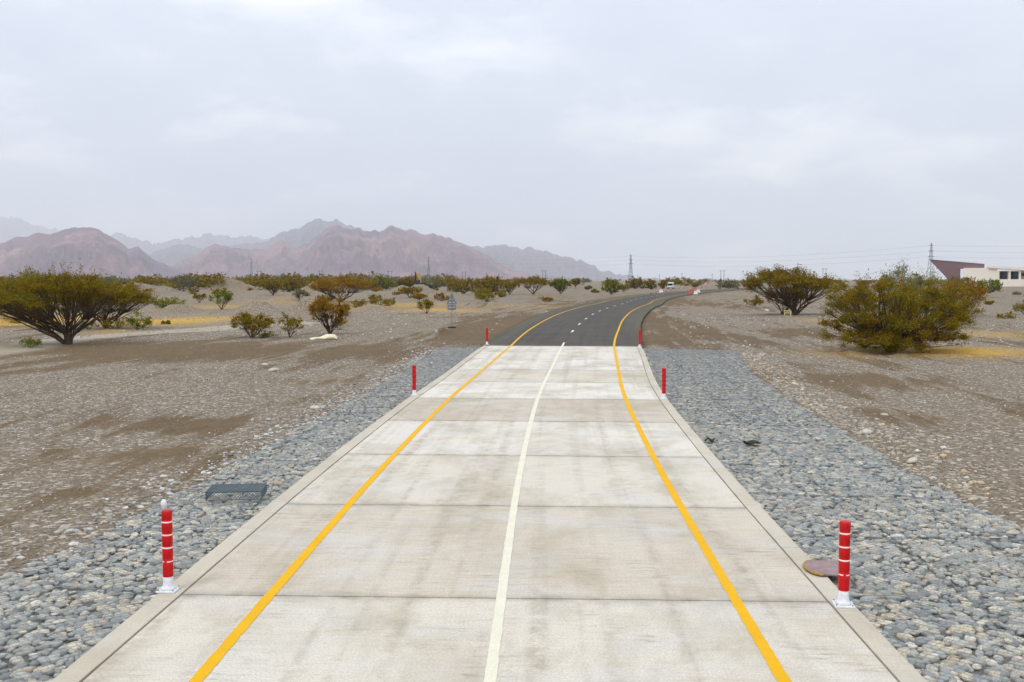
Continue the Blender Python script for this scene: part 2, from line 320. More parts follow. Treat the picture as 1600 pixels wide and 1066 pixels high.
M = dict(
    concrete=mat_concrete('brushed_concrete'), kerb=mat_concrete('kerb_concrete', True), asphalt=mat_asphalt(),
    joint=simple('joint_filler', (0.05, 0.045, 0.04), 0.9),
    yellow=mat_paint('yellow_road_paint', (0.76, 0.405, 0.0), 0.5), white=mat_paint('white_road_paint', (0.74, 0.70, 0.55), 0.5),
    ground=mat_ground(),
    cobble=mat_stone('river_cobble', [(0.0, (0.217, 0.224, 0.218)), (0.22, (0.324, 0.342, 0.320)), (0.45, (0.417, 0.425, 0.388)), (0.62, (0.494, 0.484, 0.415)), (0.76, (0.618, 0.537, 0.381)), (0.86, (0.726, 0.678, 0.571)), (0.93, (0.511, 0.417, 0.286)), (1.0, (0.324, 0.328, 0.313))]),
    pebble=mat_stone('wadi_pebble', [(0.0, (0.11, 0.095, 0.08)), (0.35, (0.24, 0.21, 0.175)), (0.6, (0.36, 0.325, 0.28)), (0.82, (0.52, 0.50, 0.47)), (1.0, (0.74, 0.72, 0.69))]),
    rubble=mat_stone('tan_rubble', [(0.0, (0.20, 0.17, 0.13)), (0.4, (0.36, 0.33, 0.28)), (0.7, (0.52, 0.46, 0.36)), (0.9, (0.60, 0.42, 0.22)), (1.0, (0.68, 0.66, 0.62))]),
    bed=simple('gabion_bed', (0.12, 0.115, 0.10), 0.95, scale=20),
    wire=simple('galvanised_wire', (0.20, 0.235, 0.25), 0.5, 0.4),
    net=simple('zinc_netting', (0.20, 0.22, 0.23), 0.5, 0.2), bould=simple('pale_limestone', (0.52, 0.47, 0.38), 0.9, 0, 0.25, 9, 0.01),
    red=simple('red_plastic', (0.52, 0.002, 0.004), 0.5, var=0.22, scale=14), band=simple('reflective_band', (0.85, 0.72, 0.66), 0.4),
    wplast=simple('white_plastic', (0.70, 0.70, 0.71), 0.5, var=0.16, scale=22), bolt=simple('bolt_steel', (0.28, 0.27, 0.26), 0.5, 0.6),
    rust=simple('rusted_plate', (0.27, 0.19, 0.18), 0.7, 0.1, 0.25, 7, 0.004), rustedge=simple('rusty_edge', (0.34, 0.20, 0.05), 0.85, 0, 0.4, 25),
    bark=simple('acacia_bark', (0.075, 0.05, 0.032), 0.95, 0, 0.4, 5), palebark=simple('grey_bark', (0.20, 0.16, 0.12), 0.95, 0, 0.3, 5),
    steel=simple('galvanised_steel', (0.22, 0.245, 0.26), 0.5, 0.25), black=simple('black_rubber', (0.02, 0.02, 0.02), 0.8),
    lattice=simple('tower_steel', (0.16, 0.16, 0.17), 0.6, 0.2), cable=simple('cable', (0.16, 0.16, 0.18), 0.7),
    timber=simple('pole_timber', (0.12, 0.10, 0.085), 0.9),
    excav=simple('yellow_machine_paint', (0.55, 0.30, 0.03), 0.5), dark=simple('dark_machine_paint', (0.03, 0.03, 0.035), 0.6),
    busw=simple('white_vehicle_paint', (0.78, 0.79, 0.80), 0.35, var=0.03), glass=simple('dark_window_glass', (0.03, 0.045, 0.06), 0.12, var=0.2),
    orange=simple('orange_plastic', (0.50, 0.10, 0.035), 0.5), clad=simple('mauve_brown_cladding', (0.19, 0.115, 0.12), 0.7, var=0.05, scale=0.5),
    wall=simple('cream_render', (0.80, 0.73, 0.62), 0.9, var=0.04, scale=0.4), tarp=simple('cream_tarpaulin', (0.72, 0.64, 0.44), 0.8, var=0.15, scale=3),
    yframe=simple('pale_yellow_paint', (0.60, 0.50, 0.16), 0.6), basket=simple('basket_wire', (0.10, 0.135, 0.145), 0.6, 0.2),
    leaf_olive=mat_leaf('leaf_olive', (0.205, 0.158, 0.006), (0.235, 0.146, 0.006), (0.145, 0.148, 0.007)),
    leaf_brown=mat_leaf('leaf_brown', (0.205, 0.148, 0.008), (0.225, 0.135, 0.009), (0.155, 0.142, 0.009)),
    leaf_orange=mat_leaf('leaf_orange', (0.285, 0.145, 0.009), (0.25, 0.132, 0.009), (0.20, 0.138, 0.010)),
    leaf_green=mat_leaf('leaf_green', (0.138, 0.176, 0.007), (0.203, 0.184, 0.007), (0.097, 0.144, 0.007)),
    leaf_grey=mat_leaf('leaf_grey', (0.174, 0.174, 0.080), (0.217, 0.181, 0.087), (0.131, 0.160, 0.072)),
    leaf_pale=mat_leaf('leaf_pale', (0.210, 0.215, 0.075), (0.23, 0.20, 0.08), (0.16, 0.18, 0.06)),
    leaf_yellow=mat_leaf('leaf_yellow', (0.38, 0.245, 0.025), (0.32, 0.24, 0.03), (0.23, 0.22, 0.03)),
)

# ------------------------------------------------------------------ road alignment
CP = [(-0.75, -30), (-0.55, -12), (-0.35, 2), (-0.22, 9), (-0.12, 11.6), (0.04, 16.4), (0.34, 22.7), (0.86, 31.4), (1.86, 43.3), (3.34, 60.2), (4.52, 71.6), (7.2, 94), (10.6, 117), (14.6, 138.8), (18.3, 156.5), (22.8, 181), (36, 236), (56, 300), (86, 380), (135, 475), (215, 580), (340, 690), (520, 780)]
def catmull(P, step=0.5):
    P = [np.array(p, float) for p in P]; out = []
    for i in range(len(P) - 1):
        p0 = P[max(i - 1, 0)]; p1 = P[i]; p2 = P[i + 1]; p3 = P[min(i + 2, len(P) - 1)]; L = np.linalg.norm(p2 - p1); n = max(2, int(L / step))
        t0 = 0; t1 = t0 + max(np.linalg.norm(p1 - p0), 1e-3) ** 0.5; t2 = t1 + np.linalg.norm(p2 - p1) ** 0.5; t3 = t2 + max(np.linalg.norm(p3 - p2), 1e-3) ** 0.5
        for k in range(n):
            t = t1 + (t2 - t1) * k / n
            if i == 0 or i == len(P) - 2: out.append(p1 + (p2 - p1) * k / n); continue
            A1 = (t1 - t) / (t1 - t0) * p0 + (t - t0) / (t1 - t0) * p1; A2 = (t2 - t) / (t2 - t1) * p1 + (t - t1) / (t2 - t1) * p2; A3 = (t3 - t) / (t3 - t2) * p2 + (t - t2) / (t3 - t2) * p3
            B1 = (t2 - t) / (t2 - t0) * A1 + (t - t0) / (t2 - t0) * A2; B2 = (t3 - t) / (t3 - t1) * A2 + (t - t1) / (t3 - t1) * A3
            out.append((t2 - t) / (t2 - t1) * B1 + (t - t1) / (t2 - t1) * B2)
    out.append(P[-1]); return np.array(out)
CL = catmull(CP, 0.5)
for _ in range(30): CL[1:-1] = 0.25 * CL[:-2] + 0.5 * CL[1:-1] + 0.25 * CL[2:]
SEG = np.linalg.norm(np.diff(CL, axis=0), axis=1); SS = np.concatenate([[0], np.cumsum(SEG)])
S0 = np.interp(11.4, CL[:, 1], SS); SS = SS - S0          # s = 0 at the first cross joint in view
TT = np.gradient(CL, axis=0); TT /= np.linalg.norm(TT, axis=1)[:, None]
def road(s, u, z=0.0):
    x = np.interp(s, SS, CL[:, 0]); y = np.interp(s, SS, CL[:, 1]); tx = np.interp(s, SS, TT[:, 0]); ty = np.interp(s, SS, TT[:, 1])
    return (x + ty * u, y - tx * u, z)
def to_us(x, y):
    x = np.asarray(x, float).ravel(); y = np.asarray(y, float).ravel(); u = np.empty_like(x); s = np.empty_like(x)
    c = CL[::6]; ss = SS[::6]; tt = TT[::6]
    for i in range(0, len(x), 20000):
        dx = x[i:i + 20000, None] - c[None, :, 0]; dy = y[i:i + 20000, None] - c[None, :, 1]
        k = np.argmin(dx * dx + dy * dy, axis=1); r = np.arange(len(k))
        a = dx[r, k] * tt[k, 0] + dy[r, k] * tt[k, 1]; s[i:i + 20000] = ss[k] + a; u[i:i + 20000] = dx[r, k] * tt[k, 1] - dy[r, k] * tt[k, 0]
    return u, s
S_END = float(to_us([G(880, 541)[0]], [G(880, 541)[1]])[1][0])      # concrete ends, asphalt begins
SMAX = SS[-1] - 2
def prof(s, pts): return np.interp(s, [p[0] for p in pts], [p[1] for p in pts])
YOFF = [(-50, 2.78), (25, 2.85), (45, 3.0), (62, 3.4), (90, 3.8), (130, 4.1), (1000, 4.1)]
EDGE = [(0, 4.65), (S_END, 4.65), (S_END + 25, 5.2), (S_END + 55, 5.9), (S_END + 90, 6.2), (1200, 6.2)]
print('S_END', S_END)

def ribbon(name, s0, s1, ua, ub, z, mat, step=0.5, wob=0.0, thick=0.0, nu=1):
    n = max(2, int((s1 - s0) / step)) + 1; s = np.linspace(s0, s1, n)
    fa = ua(s) if callable(ua) else np.full(n, ua); fb = ub(s) if callable(ub) else np.full(n, ub)
    if wob: fa = fa + rng.normal(0, wob, n); fb = fb + rng.normal(0, wob, n)
    V = []; UV = []
    for j in range(nu + 1):
        u = fa + (fb - fa) * j / nu; x, y, _ = road(s, u); V.append(np.stack([x, y, np.full(n, z)], 1)); UV.append(np.stack([u, s], 1))
    V = np.concatenate(V); UV = np.concatenate(UV); i = np.arange(n - 1)
    Fc = np.concatenate([np.stack([j * n + i, (j + 1) * n + i, (j + 1) * n + i + 1, j * n + i + 1], 1) for j in range(nu)])
    if thick:
        a = len(V); bot = V.copy(); bot[:, 2] -= thick; V = np.concatenate([V, bot]); UV = np.concatenate([UV, UV])
        e = nu * n
        Fc = np.concatenate([Fc, np.stack([i, i + 1, a + i + 1, a + i], 1), np.stack([e + i + 1, e + i, a + e + i, a + e + i + 1], 1),
             np.array([[j * n, a + j * n, a + (j + 1) * n, (j + 1) * n] for j in range(nu)]), np.array([[j * n + n - 1, (j + 1) * n + n - 1, a + (j + 1) * n + n - 1, a + j * n + n - 1] for j in range(nu)])])
    return V, Fc, UV
def joined(name, parts, mat, tones=None, edges=None):
    V = []; Fc = []; UV = []; tn = []; b = 0
    for k, (v, f, uv) in enumerate(parts):
        V.append(v); Fc.append(f + b); UV.append(uv); b += len(v); tn.append(np.full(len(v), tones[k] if tones else 0.5))
    o = mesh_np(name, np.concatenate(V), np.concatenate(Fc), mat, None, False, np.concatenate(UV))
    attr(o, 'tone', np.concatenate(tn)); attr(o, 'edge', np.concatenate(edges) if edges else np.zeros(b))
    tag(o, kind='structure'); return o

FL = lambda s: 0.36 * sstep(22, S_END, s)        # the pavement flares a little towards its far end
# concrete slabs with real gaps between them
js = [-33.6, -28.8, -24.0, -19.2, -14.4, -9.6, -4.8, 0.0, 4.75, 9.45, 14.55, 19.5, 24.6, 29.6, 34.9, 39.8, S_END]
tones = [0.5, 0.6, 0.5, 0.6, 0.6, 0.5, 0.62, 0.45, 0.55, 0.70, 0.40, 0.90, 0.62, 0.95, 0.78, 0.8]
tn_map = {6: 0.62, 7: 0.30, 8: 0.60, 9: 0.85, 10: 0.12, 11: 1.0, 12: 0.45, 13: 0.98, 14: 0.85, 15: 0.8}
parts = []; tn = []; ed = []
for k in range(len(js) - 1):
    g = 0.014
    v, f, uv = ribbon('', js[k] + g, js[k + 1] - g, lambda s: -3.91 - FL(s), lambda s: 3.91 + FL(s), 0.0, None, 0.12, 0, 0.2, 40)
    parts.append((v, f, uv)); tn.append(tn_map.get(k, 0.55))
    de = np.minimum(uv[:, 1] - js[k], js[k + 1] - uv[:, 1]); ed.append(np.clip(1 - de / (0.10 + 0.16 * vn(uv[:, 0] * 1.7, uv[:, 0] * 0 + k, 3)), 0, 1))
concrete_road = joined('concrete_road', parts, M['concrete'], tn, ed)
jb = ribbon('', js[0], S_END - 0.02, lambda s: -4.15 - FL(s), lambda s: 4.15 + FL(s), -0.035, None, 1.0)
o = mesh_np('road_joint_bed', jb[0], jb[1], M['joint'], None, False, jb[2]); tag(o, kind='structure')
for side in (-1, 1):
    parts = []; ks = np.arange(-33.2 + (0.4 if side > 0 else 1.2), S_END, 5.85).tolist() + [S_END]; tn = []
    for a, b in zip(ks[:-1], ks[1:]):
        if b - a < 0.3: continue
        u0, u1 = (3.93, 4.18) if side > 0 else (-4.20, -3.93)
        parts.append(ribbon('', a + 0.006, b - 0.006, lambda s: u0 + side * FL(s), lambda s: u1 + side * FL(s), 0.012, None, 0.4, 0.0025, 0.3, 2)); tn.append(rnd.uniform(0.3, 0.65))
    joined('kerb_strip', parts, M['kerb'], tn)
# asphalt
EL = lambda s: -prof(s, EDGE) + 0.12 * (vn(s * 0.6, s * 0, 9) - 0.5); ER = lambda s: prof(s, EDGE) + 0.12 * (vn(s * 0.6, s * 0 + 4, 9) - 0.5)
v, f, uv = ribbon('', S_END + 0.015, SMAX, EL, ER, -0.004, None, 0.8, 0, 0.25, 6)
asphalt_road = mesh_np('asphalt_road', v, f, M['asphalt'], None, False, uv); tag(asphalt_road, kind='structure')
# painted lines
YO = lambda s: prof(s, YOFF)
parts = []
for sg in (-1, 1):
    parts.append(ribbon('', js[0] + 0.1, 560, lambda s: sg * YO(s) - 0.066, lambda s: sg * YO(s) + 0.066, 0.005, None, 0.12, 0.0035))
joined('yellow_edge_line', parts, M['yellow'])
parts = [ribbon('', js[0] + 0.1, S_END + 3.2, -0.060, 0.060, 0.005, None, 0.12, 0.0035)]
s = S_END + 13.4
dash0 = float(to_us([3.9], [66.2])[1][0])
s_list = [float(to_us([G(px, py)[0]], [G(px, py)[1]])[1][0]) for px, py in [(893.7, 517.7), (904, 507), (915, 498.5), (925.7, 491.7)]]
st = s_list[0]
for k in range(45): parts.append(ribbon('', st + k * 11.75 - 1.5, st + k * 11.75 + 1.5, -0.072, 0.072, 0.005, None, 0.3, 0.002))
joined('white_centre_line', parts, M['white'])

# ------------------------------------------------------------------ gabion extents (lateral offset as function of s)
def bound(pts, side):
    P = [G(*p) for p in pts]; u, s = to_us([p[0] for p in P], [p[1] for p in P]); k = np.argsort(s); return s[k], u[k]
bl = bound([(0, 888), (120, 840), (240, 778), (330, 737), (480, 655), (600, 592), (680, 543)], -1)
br = bound([(1600, 812), (1560, 790), (1450, 740), (1330, 670), (1180, 580), (1155, 545)], 1)
UL = lambda s: np.interp(s, bl[0], bl[1]); UR = lambda s: np.interp(s, br[0], br[1])
print('gabion', bl, br)

# ------------------------------------------------------------------ ground
mounds = []          # x, y, rx, ry, h
def mound(px, py, wpx, hpx, ryf=0.8):
    x, y = G(px, py); d = y / F; mounds.append((x, y + wpx * d * 0.3, wpx * d * 0.36, max(wpx * d * 0.36 * ryf, 0.5), hpx * d * 1.15))
for a in [(690, 521, 52, 9), (350, 452, 90, 14), (395, 489, 90, 18), (470, 487, 60, 16), (270, 487, 90, 10), (628, 458, 50, 12), (655, 459, 60, 13), (702, 457, 30, 10), (490, 456, 50, 12),
          (595, 452, 50, 9), (1335, 550, 50, 6, 0.5), (1420, 553, 80, 4, 0.4), (1230, 496, 40, 5), (1540, 556, 120, 5, 0.3), (150, 540, 90, 4, 0.5), (580, 484, 60, 8), (1100, 520, 60, 4), (760, 478, 120, 6, 0.4), (440, 470, 60, 8), (205, 452, 90, 9), (20, 480, 90, 10), (1180, 540, 60, 3), (1290, 535, 80, 4)]: mound(*a)
patches = {'brown': [], 'yellow': [], 'pale': []}
def patch(kind, px, py, rx, ry, a=1.0):
    x, y = G(px, py); m = y / F; y1 = G(px, py - ry)[1]; y0 = G(px, py + ry)[1]
    patches[kind].append((x, y, rx * m, max((y1 - y0) / 2, 0.5), a))
for a in [(300, 655, 110, 16, 1.1), (190, 700, 170, 16, .7), (120, 760, 140, 10, .4), (260, 545, 330, 13, 1.3), (560, 548, 150, 10, 1.0), (480, 590, 80, 8, .6), (560, 618, 90, 9, .7), (60, 560, 120, 8, .5), (60, 510, 80, 4, .8),
          (1220, 515, 130, 13, .9), (1120, 510, 60, 25, .7), (1330, 585, 260, 9, .55), (1450, 640, 220, 12, .55), (1520, 520, 110, 10, .4), (1560, 730, 60, 14, .4), (760, 500, 90, 18, .8), (730, 520, 60, 20, .6), (1110, 475, 70, 12, .6), (1140, 545, 100, 6, .4), (870, 470, 80, 6, .6)]: patch('brown', *a)
for a in [(285, 499, 75, 6, 1.2), (45, 500, 90, 9, 1.1), (1480, 547, 150, 6, 1.3), (620, 476, 90, 4, .6), (340, 478, 60, 4, .5), (1560, 521, 90, 5, .5), (690, 483, 60, 3, .8), (560, 480, 60, 3, .5), (480, 470, 90, 3, .35), (830, 478, 80, 3, .25), (1300, 500, 40, 4, .4), (180, 515, 40, 4, .5), (100, 470, 120, 4, .4)]: patch('yellow', *a)
for a in [(330, 605, 330, 14, .5), (500, 640, 130, 12, .45), (330, 760, 90, 18, .5), (1170, 490, 90, 16, .7), (1110, 500, 24, 22, .7), (1450, 570, 160, 12, .3), (1500, 690, 110, 30, .4), (600, 500, 140, 12, .5), (1500, 480, 100, 12, .5), (560, 460, 200, 10, .3), (860, 470, 100, 5, .4)]: patch('pale', *a)
def corridor(u, s):
    """1 where the ground is sunk beneath road, kerbs and gabions"""
    right = np.where(s < S_END, UR(s), prof(s, EDGE)); left = np.where(s < S_END, -UL(s), prof(s, EDGE))
    return np.where(u > 0, right, left)
def ground_h(x, y, u=None, s=None):
    x = np.asarray(x, float).ravel(); y = np.asarray(y, float).ravel()
    if u is None: u, s = to_us(x, y)
    cw = corridor(u, s); dist = np.abs(u) - cw
    h = -0.07 + 0.05 * fbm(x * 0.7, y * 0.7, 5) * sstep(0, 2, dist)
    h += 0.25 * fbm(x * 0.12, y * 0.12, 11) * sstep(1, 14, dist) + 0.07 * fbm(u * 1.6, s * 0.12, 21, 3) * sstep(0.5, 3, dist)
    h += 1.6 * fbm(x * 0.02, y * 0.02, 31) * sstep(12, 70, dist) * sstep(60, 200, y) - 0.10 * sstep(0, 3, dist) * (1 - sstep(8, 20, dist))
    h += 0.12 * fbm(x * 0.4, y * 0.4, 41) * sstep(30, 80, y) * sstep(1, 6, dist)
    for mx_, my_, rx, ry, hh in mounds: h += hh * np.exp(-((x - mx_) / rx) ** 2 - ((y - my_) / ry) ** 2) * (0.8 + 0.4 * vn(x * 2.0, y * 2.0, 3)) * sstep(0.5, 4, dist)
    asp = (s > S_END)
    h = np.where(asp & (dist < 1.3), np.minimum(h, -0.10 + 0.08 * sstep(0.5, 1.3, dist) + 0.07 * sstep(S_END + 60, S_END + 120, s)), h)         # drop beside the asphalt edge
    h = np.where(s < S_END, h - 0.05 * (1 - sstep(0, 0.9, dist)), h); h = np.where(dist < np.where(s < S_END, -0.2, 0.25), -0.30, h)
    h = np.where((s < -34) | (s > SMAX), np.where(dist < 0.25, -0.02, h), h)
    return h
def ymap(n, a, b, k):   # sinh-spaced coordinates
    t = np.linspace(math.asinh(a / k), math.asinh(b / k), n); return k * np.sinh(t)
gx = ymap(760, -30000, 30000, 9.0); gy = ymap(900, -60, 29000, 26.0)
gy = np.unique(np.concatenate([ymap(30, -120, -8, 20.0), -8 + ymap(900, 0, 29008, 15.0)]))
X, Y = np.meshgrid(gx, gy); nx, ny = len(gx), len(gy)
near = (np.abs(X) < 900) & (Y < 1000)
U = np.full(X.size, 500.0); S = Y.ravel().copy()
un, sn = to_us(X[near], Y[near]); U[near.ravel()] = un; S[near.ravel()] = sn
Z = ground_h(X.ravel(), Y.ravel(), U, S)
Z = np.where(near.ravel(), Z, -0.2 + 3.0 * fbm(X.ravel() * 0.004, Y.ravel() * 0.004, 31) * (1 - sstep(3000, 9000, Y.ravel())))
ii, jj = np.meshgrid(np.arange(nx - 1), np.arange(ny - 1)); b = (jj * nx + ii).ravel()
ground = mesh_np('ground', np.stack([X.ravel(), Y.ravel(), Z], 1), np.stack([b, b + 1, b + nx + 1, b + nx], 1), M['ground'])
tag(ground, kind='structure')
attr(ground, 'u', U); attr(ground, 's', S)
def pfield(kind, x, y):
    r = np.zeros(len(x)); wx = 1 + 0.0 * x; jx = 0.6 * fbm(x * 0.25, y * 0.12, 51)
    for a, b_, rx, ry, am in patches[kind]:
        q = ((x - a) / rx) ** 2 + ((y - b_) / ry) ** 2; r = np.maximum(r, am * np.exp(-q * (1 + jx * 2)))
    return r
xf, yf = X.ravel(), Y.ravel()
brown = pfield('brown', xf, yf) - 0.16 + 0.7 * sstep(S_END - 2, S_END + 4, S) * (1 - sstep(5, 12, np.abs(U))); yellow = pfield('yellow', xf, yf); pale = pfield('pale', xf, yf)
TR = catmull([G(*p) for p in [(-260, 580), (0, 547), (120, 527), (220, 519), (300, 514), (380, 508)]] + [G(470, 503)], 1.0)
tk = np.full(len(xf), 99.0); nn = near.ravel() & (np.abs(xf) < 140) & (yf < 200)
for p in TR[::2]: tk[nn] = np.minimum(tk[nn], np.hypot(xf[nn] - p[0], (yf[nn] - p[1])))
attr(ground, 'brown', brown); attr(ground, 'yellow', yellow); attr(ground, 'pale', pale); attr(ground, 'track', np.clip(2.6 - tk, 0, 1))
def gz(x, y): return float(ground_h([x], [y])[0])

# ------------------------------------------------------------------ stones
def ico(sub):
    bm = bmesh.new(); bmesh.ops.create_icosphere(bm, subdivisions=sub, radius=1); bm.verts.ensure_lookup_table()
    V = np.array([v.co[:] for v in bm.verts]); Fc = np.array([[v.index for v in f.verts] for f in bm.faces]); bm.free(); return V, Fc
ICO = {1: ico(1), 2: ico(2)}
def stones(name, P, R, sub, mat, parent=None, flat=0.62, lump=0.34, ztop=None):
    """many stones as one mesh; P positions, R radii"""
    V0, F0 = ICO[sub]; n = len(P); nv = len(V0)
    var = []
    for k in range(14):
        d = rng.normal(0, 1, (5, 3)); d /= np.linalg.norm(d, axis=1)[:, None]
        r = 1 + lump * np.clip(V0 @ d.T, -1, 1).dot(rng.normal(0, 1, 5)) * 0.7 + rng.normal(0, lump * 0.25, nv); var.append(V0 * r[:, None])
    var = np.array(var)[rng.integers(0, 14, n)]
    sc_ = np.stack([rng.uniform(0.95, 1.55, n), rng.uniform(0.68, 1.05, n), rng.uniform(flat * 0.7, flat * 1.25, n)], 1) * R[:, None]
    v = var * sc_[:, None, :]
    a = rng.uniform(0, 2 * math.pi, n); tl = rng.normal(0, 0.28, n)
    c, s_ = np.cos(tl)[:, None], np.sin(tl)[:, None]; y = v[:, :, 1] * c - v[:, :, 2] * s_; z = v[:, :, 1] * s_ + v[:, :, 2] * c
    c, s_ = np.cos(a)[:, None], np.sin(a)[:, None]; x = v[:, :, 0] * c - y * s_; y2 = v[:, :, 0] * s_ + y * c
    v = np.stack([x, y2, z], 2) + P[:, None, :]
    if ztop is not None: v[:, :, 2] = np.minimum(v[:, :, 2], ztop[:, None] + 0.25 * np.maximum(v[:, :, 2] - ztop[:, None], 0))
    Fc = (F0[None] + (np.arange(n) * nv)[:, None, None]).reshape(-1, 3)
    return mesh_np(name, v.reshape(-1, 3), Fc, mat, parent, sub > 1)
def dart(x0, x1, y0, y1, dmin, tries, ok):
    """blue-noise points in (u, s)"""
    cell = dmin / math.sqrt(2); grid = {}; out = []
    cand_u = rng.uniform(x0, x1, tries); cand_s = rng.uniform(y0, y1, tries); m = ok(cand_u, cand_s)
    for u_, s_ in zip(cand_u[m], cand_s[m]):
        gi, gj = int(u_ // cell), int(s_ // cell); good = True
        for a in range(gi - 2, gi + 3):
            for b_ in range(gj - 2, gj + 3):
                q = grid.get((a, b_))
                if q is not None and (q[0] - u_) ** 2 + (q[1] - s_) ** 2 < dmin * dmin: good = False; break
            if not good: break
        if good: grid[(gi, gj)] = (u_, s_); out.append((u_, s_))
    return np.array(out)

def gabion(side, label):
    root = empty('gabion_mattress', (*road(8, side * 5.5)[:2], 0)); tag(root, label, 'gabion', 'gabion mattresses along the concrete road')
    lx, ly = root.location.x, root.location.y
    Uo = UL if side < 0 else UR
    inner = 4.21 * side
    def inside(u, s):
        uo = Uo(s) + 0.10 * (vn(s * 1.3, s * 0 + side, 8) - 0.5)
        return (np.abs(u) > 4.26 + FL(s)) & (np.abs(u) < np.abs(uo)) & (s < S_END - 0.05)
    umax = max(abs(Uo(np.linspace(-15, S_END, 50)))) + 0.2
    lo, hi = (4.2, umax) if side > 0 else (-umax, -4.2)
    area1 = (umax - 4.3) * 22
    A = dart(lo, hi, -7, 15, 0.092, int(area1 / 0.0085 * 6), inside)
    B = dart(lo, hi, 15, S_END, 0.105, int((umax - 4.3) * (S_END - 15) / 0.011 * 4.5), inside)
    C0 = dart(lo, hi, -24, -7, 0.2, int((umax - 4.3) * 17 / 0.04 * 4), inside)
    cols = [side * (4.33 + 1.45 * k) for k in range(1, 5)]
    def zz(u, s):
        d = np.abs(u) - 4.33
        z = -0.075 - 0.012 * d + 0.05 * fbm(u * 0.9, s * 0.5, 61 + side, 3)
        g = np.full(len(u), 9.0)
        for c_ in cols: g = np.minimum(g, np.abs(u - c_ - 0.05 * np.sin(s * 0.9)))
        r_ = np.abs((s + 1.0) % 2.9 - 1.45 - 0.06 * np.sin(u * 3)); g = np.minimum(g, r_)
        return z - 0.055 * np.clip(1 - g / 0.11, 0, 1)
    for nm, Q, sub, r in (('a', A, 2, 0.066), ('b', B, 1, 0.074), ('d', A[::2] + 0.05, 1, 0.07), ('c', C0, 1, 0.13)):
        x, y, _ = road(Q[:, 1], Q[:, 0]); R = r * 0.58 * 2.4 ** rng.random(len(Q)); z = zz(Q[:, 0], Q[:, 1]) - 0.03 * rng.random(len(Q)) - R * 0.35 - (0.035 if nm == 'd' else 0)
        o = stones('cobble_fill', np.stack([x - lx, y - ly, z], 1), R, sub, M['cobble'], root, ztop=zz(Q[:, 0], Q[:, 1]) - 0.012 + rng.normal(0, 0.004, len(Q))); o['kind'] = 'stuff'
        # lower layer filling the gaps
    s = np.linspace(-26, S_END - 0.05, 700)
    V = []; UVs = []
    for k in range(33):
        u = inner + (Uo(s) - inner) * k / 32; x, y, _ = road(s, u); V.append(np.stack([x - lx, y - ly, zz(u, s) - 0.052], 1))
    V = np.concatenate(V); n = len(s); i = np.arange(n - 1)
    mesh_np('stone_bed', V, np.concatenate([np.stack([j * n + i, (j + 1) * n + i, (j + 1) * n + i + 1, j * n + i + 1], 1) for j in range(32)]), M['bed'], root)
    mb = MB()
    for c_ in cols:
        seg = []
        for q in np.arange(-12, S_END - 0.1, 0.6):
            if abs(c_) < abs(float(Uo(q))) - 0.05:
                x, y, _ = road(q, c_ + 0.05 * math.sin(q * 0.9)); seg.append((x - lx, y - ly, float(zz(np.array([c_]), np.array([q]))[0]) + 0.035))
            else:
                if len(seg) > 1: mb.tube(seg, 0.0055, 4)
                seg = []
        if len(seg) > 1: mb.tube(seg, 0.0055, 4)
    for q in np.arange(-1.0 - 2.9 * 3 + 1.45, S_END, 2.9):
        us_ = np.linspace((4.24 + float(FL(q))) * side, float(Uo(q)), 14); seg = []
        for u_ in us_:
            x, y, _ = road(q + 0.06 * math.sin(u_ * 3), u_); seg.append((x - lx, y - ly, float(zz(np.array([u_]), np.array([q]))[0]) + 0.035))
        mb.tube(seg, 0.0055, 4)
    mb.build('selvedge_wire', M['wire'], root)
    # double-twist netting: zigzag strands whose neighbours mirror each other
    V = []; Fc = []; base = 0; q = np.arange(-6, S_END - 0.1, 0.06)
    for kk, u0 in enumerate(np.arange(4.30, umax, 0.075)):
        sg = (((np.arange(len(q)) + 0) // 1) % 2 * 2 - 1) * (1 if kk % 2 else -1)
        uu = side * (u0 + 0.033 * sg); ok = (np.abs(uu) < np.abs(Uo(q)) - 0.03) & (np.abs(uu) > 4.24 + FL(q)); zc_ = zz(uu, q) + 0.004
        x, y, _ = road(q, uu); c3 = np.stack([x - lx, y - ly, zc_], 1); rr = 0.0022
        ring = np.stack([c3 + np.array([rr, 0, 0]), c3 + np.array([-rr * 0.5, rr * 0.6, rr]), c3 + np.array([-rr * 0.5, -rr * 0.6, -rr * 0.5])], 1)
        V.append(ring.reshape(-1, 3)); i = np.arange(len(q) - 1)[ok[:-1] & ok[1:]]
        for a_ in range(3): Fc.append(np.stack([base + i * 3 + a_, base + i * 3 + (a_ + 1) % 3, base + (i + 1) * 3 + (a_ + 1) % 3, base + (i + 1) * 3 + a_], 1))
        base += len(q) * 3
    mesh_np('wire_netting', np.concatenate(V), np.concatenate(Fc), M['net'], root, True)
    return root
gabion(-1, 'narrow grey cobble gabion strip along the left kerb')
gabion(1, 'wide grey cobble gabion apron along the right kerb')

